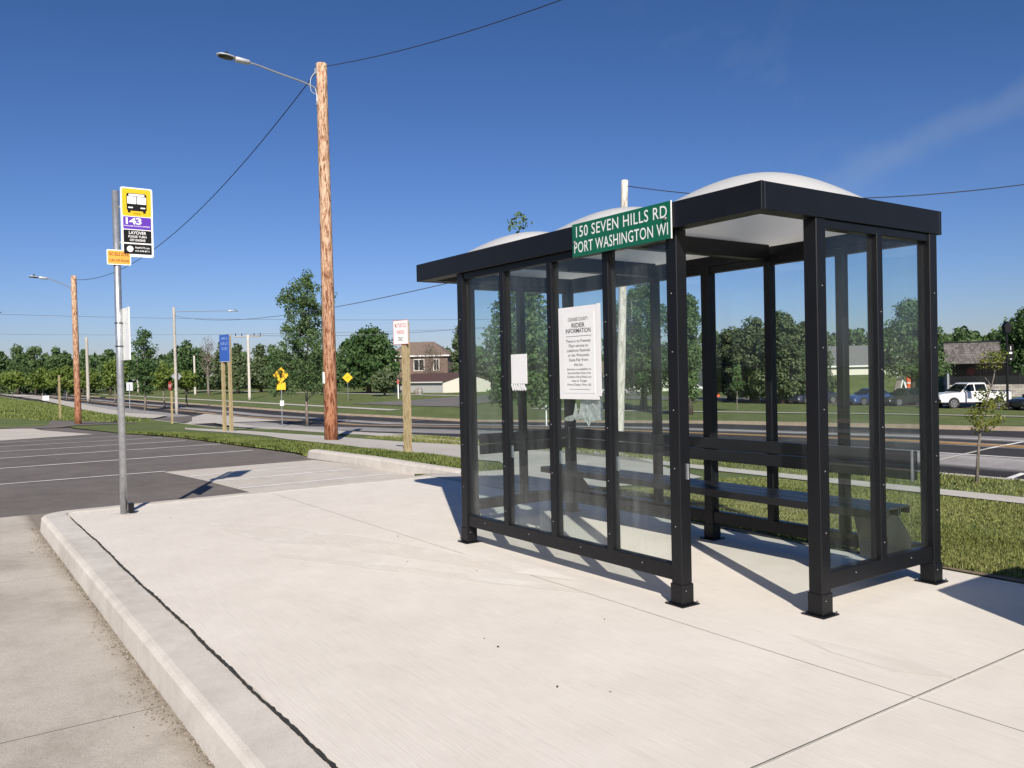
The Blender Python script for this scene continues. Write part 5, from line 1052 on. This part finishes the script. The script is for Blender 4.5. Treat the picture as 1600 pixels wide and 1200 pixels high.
# ------------------------------------------------------------------ vehicles
MAT['rubber'] = plain('tyre_rubber', (.02, .02, .02), .8); MAT['rim'] = plain('alloy_rim', (.62, .62, .63), .3, .8, var=.1); MAT['carglass'] = plain('car_glass', (.010, .013, .018), .06, var=.05)
MAT['lampglass'] = plain('headlamp_glass', (.55, .56, .58), .12, var=.2); MAT['taillamp'] = plain('tail_lamp_red', (.28, .012, .012), .2); MAT['chrome'] = plain('chrome', (.6, .6, .6), .15, 1)
def paint(name, c): return plain(name, c, .28, 0, var=.03, coat=.8)
def loft(bm, rings, close=True):
    vs = [[bm.verts.new(p) for p in r] for r in rings]
    for a, b in zip(vs, vs[1:]):
        for k in range(len(a)-1): bm.faces.new((a[k], a[k+1], b[k+1], b[k]))
    bm.faces.new(vs[0]); bm.faces.new(vs[-1])
def car(name, label, cat, loc, rz, pm, lower, cabin, Lx, wb, rw, hw, truck=False, group=None):
    """lower: stations (x, sill z, belt z, half width); cabin: (x at belt, x at roof) pairs: windscreen foot/top, rear top/foot; front is +x"""
    t = thing(name, label, cat, loc, rz, group)
    bm = bmesh.new(); rings = []
    for x, zs, zb, w in lower:
        m1 = zs+(zb-zs)*.35
        half = [(w*.90, zs), (w, zs+.06), (w, m1), (w*.985, zb-.10), (w*.93, zb-.02), (w*.80, zb)]
        rings.append([(x, -y, z) for y, z in half] + [(x, y, z) for y, z in half[::-1]])
    loft(bm, rings)
    for r_ in rings: pass
    bd = obj('body', bm, pm, t, False)
    md = bd.modifiers.new('round', 'BEVEL'); md.width = .03; md.segments = 2; md.limit_method = 'ANGLE'; md.angle_limit = math.radians(30)
    (xa, xb_, xc, xd, zb, zr, w0, w1) = cabin                      # foot/top of windscreen, top/foot of rear screen
    bm = bmesh.new(); loft(bm, [[(xa, -w0, zb), (xa, w0, zb), (xd, w0, zb), (xd, -w0, zb)], [(xb_, -w1, zr-.05), (xb_, w1, zr-.05), (xc, w1, zr-.05), (xc, -w1, zr-.05)], [(xb_-.12, -w1+.12, zr), (xb_-.12, w1-.12, zr), (xc+.12, w1-.12, zr), (xc+.12, -w1+.12, zr)]]) if False else None
    bm = bmesh.new()
    q = [[(xa, -w0, zb-.03), (xa, w0, zb-.03), (xd, w0, zb-.03), (xd, -w0, zb-.03)], [(xb_, -w1, zr-.04), (xb_, w1, zr-.04), (xc, w1, zr-.04), (xc, -w1, zr-.04)], [(xb_-.18, -w1+.14, zr), (xb_-.18, w1-.14, zr), (xc+.15, w1-.14, zr), (xc+.15, -w1+.14, zr)]]
    vs = [[bm.verts.new(p) for p in r] for r in q]
    for a, b in zip(vs, vs[1:]):
        for k in range(4): bm.faces.new((a[k], a[(k+1) % 4], b[(k+1) % 4], b[k]))
    bm.faces.new(vs[2]); obj('cabin', bm, pm, t)
    def lerp(a, b, f): return tuple(a[i]+(b[i]-a[i])*f for i in range(3))
    def pane(nm, c4, nrm, off=.012):
        bm = bmesh.new(); n_ = Vector(nrm).normalized(); a = [bm.verts.new(Vector(p)+n_*off) for p in c4]; b = [bm.verts.new(Vector(p)-n_*.01) for p in c4]
        bm.faces.new(a); k_ = len(a)
        for i in range(k_): bm.faces.new((a[i], b[i], b[(i+1) % k_], a[(i+1) % k_]))
        bm.faces.new(b[::-1]); return obj(nm, bm, MAT['carglass'], t)
    zt_ = zr-.06; f0, f1 = .06, .94
    def S_(x, f, s): y = (w0+(w1-w0)*f)*s; return (x, y, zb+(zt_-zb)*f)
    for s in (-1, 1):
        tilt = (0, s, (w0-w1)/(zr-zb))
        fx = lambda f: xa+(xb_-xa)*f; rx = lambda f: xd+(xc-xd)*f
        xm = (xa+xd)/2 - .05
        pane('side_window', [S_(fx(.1)-.10, .1, s), S_(fx(.9)-.06, .9, s), S_(xm+.05, .9, s), S_(xm+.05, .1, s)], tilt)
        pane('side_window', [S_(xm-.05, .1, s), S_(xm-.05, .9, s), S_(rx(.9)+.07, .9, s), S_(rx(.1)+.12, .1, s)], tilt)
        bm = bmesh.new(); box(bm, (xa-.35, s*(w0+.14), zb+.10), (.12, .22, .17), .04); obj('wing_mirror', bm, pm if not truck else MAT['chrome'], t, True)
    pane('windscreen', [(xa+(xb_-xa)*.08, -w0*.93, zb+(zt_-zb)*.08), (xa+(xb_-xa)*.08, w0*.93, zb+(zt_-zb)*.08), (xa+(xb_-xa)*.95, w1*.92, zb+(zt_-zb)*.95), (xa+(xb_-xa)*.95, -w1*.92, zb+(zt_-zb)*.95)], (zr-zb, 0, xa-xb_))
    pane('rear_window', [(xd+(xc-xd)*.15, -w0*.9, zb+(zt_-zb)*.15), (xd+(xc-xd)*.15, w0*.9, zb+(zt_-zb)*.15), (xd+(xc-xd)*.9, w1*.88, zb+(zt_-zb)*.9), (xd+(xc-xd)*.9, -w1*.88, zb+(zt_-zb)*.9)], (-(zr-zb), 0, xc-xd))
    xf = lower[-1][0]; xr_ = lower[0][0]; zf = lower[-1][2]
    for s in (-1, 1):
        bm = bmesh.new(); box(bm, (xf-.10, s*hw*.72, zf-.16), (.24, hw*.34, .16 if not truck else .30), .03); obj('headlight', bm, MAT['lampglass'], t, True)
        bm = bmesh.new(); box(bm, (xr_+.06, s*hw*.82, lower[0][2]-.22), (.16, hw*.22, .22), .03); obj('tail_light', bm, MAT['taillamp'], t, True)
        for x in (wb/2, -wb/2):
            bm = bmesh.new(); tube(bm, [(x, s*(hw-.20), rw), (x, s*(hw-.01), rw)], rw, 20); wh = obj('wheel', bm, MAT['rubber'], t)
            bm = bmesh.new()
            for q in range(6): box(bm, (x+rw*.34*math.cos(q*PI/3+.3), s*(hw+.0), rw+rw*.34*math.sin(q*PI/3+.3)), (rw*.62, .03, rw*.15), rot=None) if False else prism(bm, [(x+a_*math.cos(q*PI/3+.3)-b2_*math.sin(q*PI/3+.3), rw+a_*math.sin(q*PI/3+.3)+b2_*math.cos(q*PI/3+.3)) for a_, b2_ in ((.02, -rw*.07), (rw*.62, -rw*.11), (rw*.62, rw*.11), (.02, rw*.07))], 'y', s*(hw-.02), s*(hw+.008))
            ro = [bm.verts.new((x+rw*f_*math.cos(a_), s*(hw+.009), rw+rw*f_*math.sin(a_))) for f_ in (.58, .70) for a_ in np.linspace(0, 2*PI, 25)[:-1]]
            for q in range(24): bm.faces.new((ro[q], ro[(q+1) % 24], ro[24+(q+1) % 24], ro[24+q]))
            rim = obj('rim', bm, MAT['rim'], wh)
            bm = bmesh.new(); prism(bm, [(x+(rw+.07)*math.cos(a), rw+(rw+.07)*math.sin(a)) for a in np.linspace(-.35, PI+.35, 16)], 'y', s*(hw-.12), s*(hw+.0035)); obj('wheel_arch', bm, MAT['rubber'], t)
    obj('grille', bx(xf-.02, xf+.025, -hw*.45, hw*.45, zf-.36 if not truck else zf-.42, zf-.2 if not truck else zf-.08), MAT['dark'] if not truck else MAT['chrome'], t)
    obj('bumper', bx(xf-.1, xf+.05, -hw*.93, hw*.93, lower[-1][1]+.02, lower[-1][1]+.22, .03), pm if not truck else MAT['dark'], t)
    return t
def sedan(label, loc, rz, pm):
    lo = [(-2.35, .30, .92, .72), (-2.2, .24, .98, .84), (-1.2, .2, .98, .90), (0, .2, .95, .91), (1.0, .2, .93, .90), (1.9, .22, .82, .86), (2.25, .26, .72, .76), (2.36, .32, .62, .66)]
    return car('sedan', label, 'car', loc, rz, pm, lo, (.95, .25, -.85, -1.65, .93, 1.46, .80, .58), 4.7, 2.75, .33, .91)
FL = FACE + PI                                             # nose pointing left in the photograph
b_ = at(1512, 637); s_ = mpp(b_)
lo = [(-2.95, .50, 1.22, .94), (-2.9, .46, 1.26, 1.0), (-.95, .42, 1.26, 1.01), (.95, .42, 1.24, 1.01), (1.05, .42, 1.22, 1.01), (2.4, .44, 1.16, .99), (2.8, .46, 1.10, .95), (2.92, .50, 1.02, .90)]
tk = car('pickup_truck', 'white crew cab pickup truck parked beyond the road', 'pickup truck', b_, FL+.14, paint('white_paintwork', (.74, .75, .76)), lo, (1.25, .45, -.90, -1.05, 1.22, 1.93, .93, .74), 5.9, 3.7, .40, 1.01, True)
obj('bed_liner', bx(-2.82, -1.12, -.86, .86, 1.262, 1.268), MAT['dark'], tk)
for y in (-.95, .90): obj('bed_rail', bx(-2.85, -1.1, y, y+.06, 1.262, 1.31), MAT['dark'], tk)
dk = paint('black_paintwork', (.018, .02, .022)); bl_ = paint('blue_paintwork', (.022, .05, .17)); nv = paint('navy_paintwork', (.016, .02, .045))
sedan('dark sedan parked left of the white pickup, seen through the end glass', at(1414, 633.5), FL+.30, dk)
sedan('bright blue car parked behind the entrance post', at(1358, 632.5), FL+.35, bl_)
sedan('navy car parked nearest the pine trunks', at(1272, 630.5), FL+.30, nv)
sedan('black car cut off by the right edge of the photo', at(1628, 640.5), FL+.25, dk)
sedan('pale silver car parked below the spreading maple', stand(958, 125), FL+.1, paint('silver_paintwork', (.5, .5, .5)))
sedan('white car glimpsed beside the front corner post', stand(1078, 128), FL, paint('cream_paintwork', (.68, .68, .66)))

# ------------------------------------------------------------------ unseen box added on the right to cast the shade on the slab
blocker = thing('shade_blocker', 'green box added out of view right of the shelter to shade the slab', 'shade blocker', (5.55, 1.25, 0))
obj('blocker_body', bx(-.5, .5, -.58, .62, .06, 1.2, .02), plain('blocker_green', (.05, .09, .05), .5), blocker)
obj('blocker_base', bx(-.55, .55, -.62, .66, 0, .06), MAT['kerb'], blocker)
obj('blocker_front', bx(-.46, .46, -.6, -.585, .12, 1.14, .003), plain('blocker_front_green', (.055, .10, .055), .45), blocker)
# small stones and debris lying about
g_ = np.random.default_rng(9)
for i in range(12):
    x, y = g_.uniform(-3.5, 4.2), g_.uniform(-2.5, 1.0)
    if i > 9: x, y = g_.uniform(-8.5, -6.2), g_.uniform(.2, 2.4)
    z = 0 if i <= 9 else LOT(x, y)+.004
    bm = bmesh.new(); bmesh.ops.create_icosphere(bm, subdivisions=1, radius=g_.uniform(.004, .008))
    for v in bm.verts: v.co *= g_.uniform(.7, 1.2)
    o_ = obj('pebble', bm, MAT['grit'] if i > 3 else MAT['joint']); o_.location = (x, y, z+.003); tag(o_, 'small pebble lying on the concrete', 'pebble', 'pebbles scattered on the concrete')
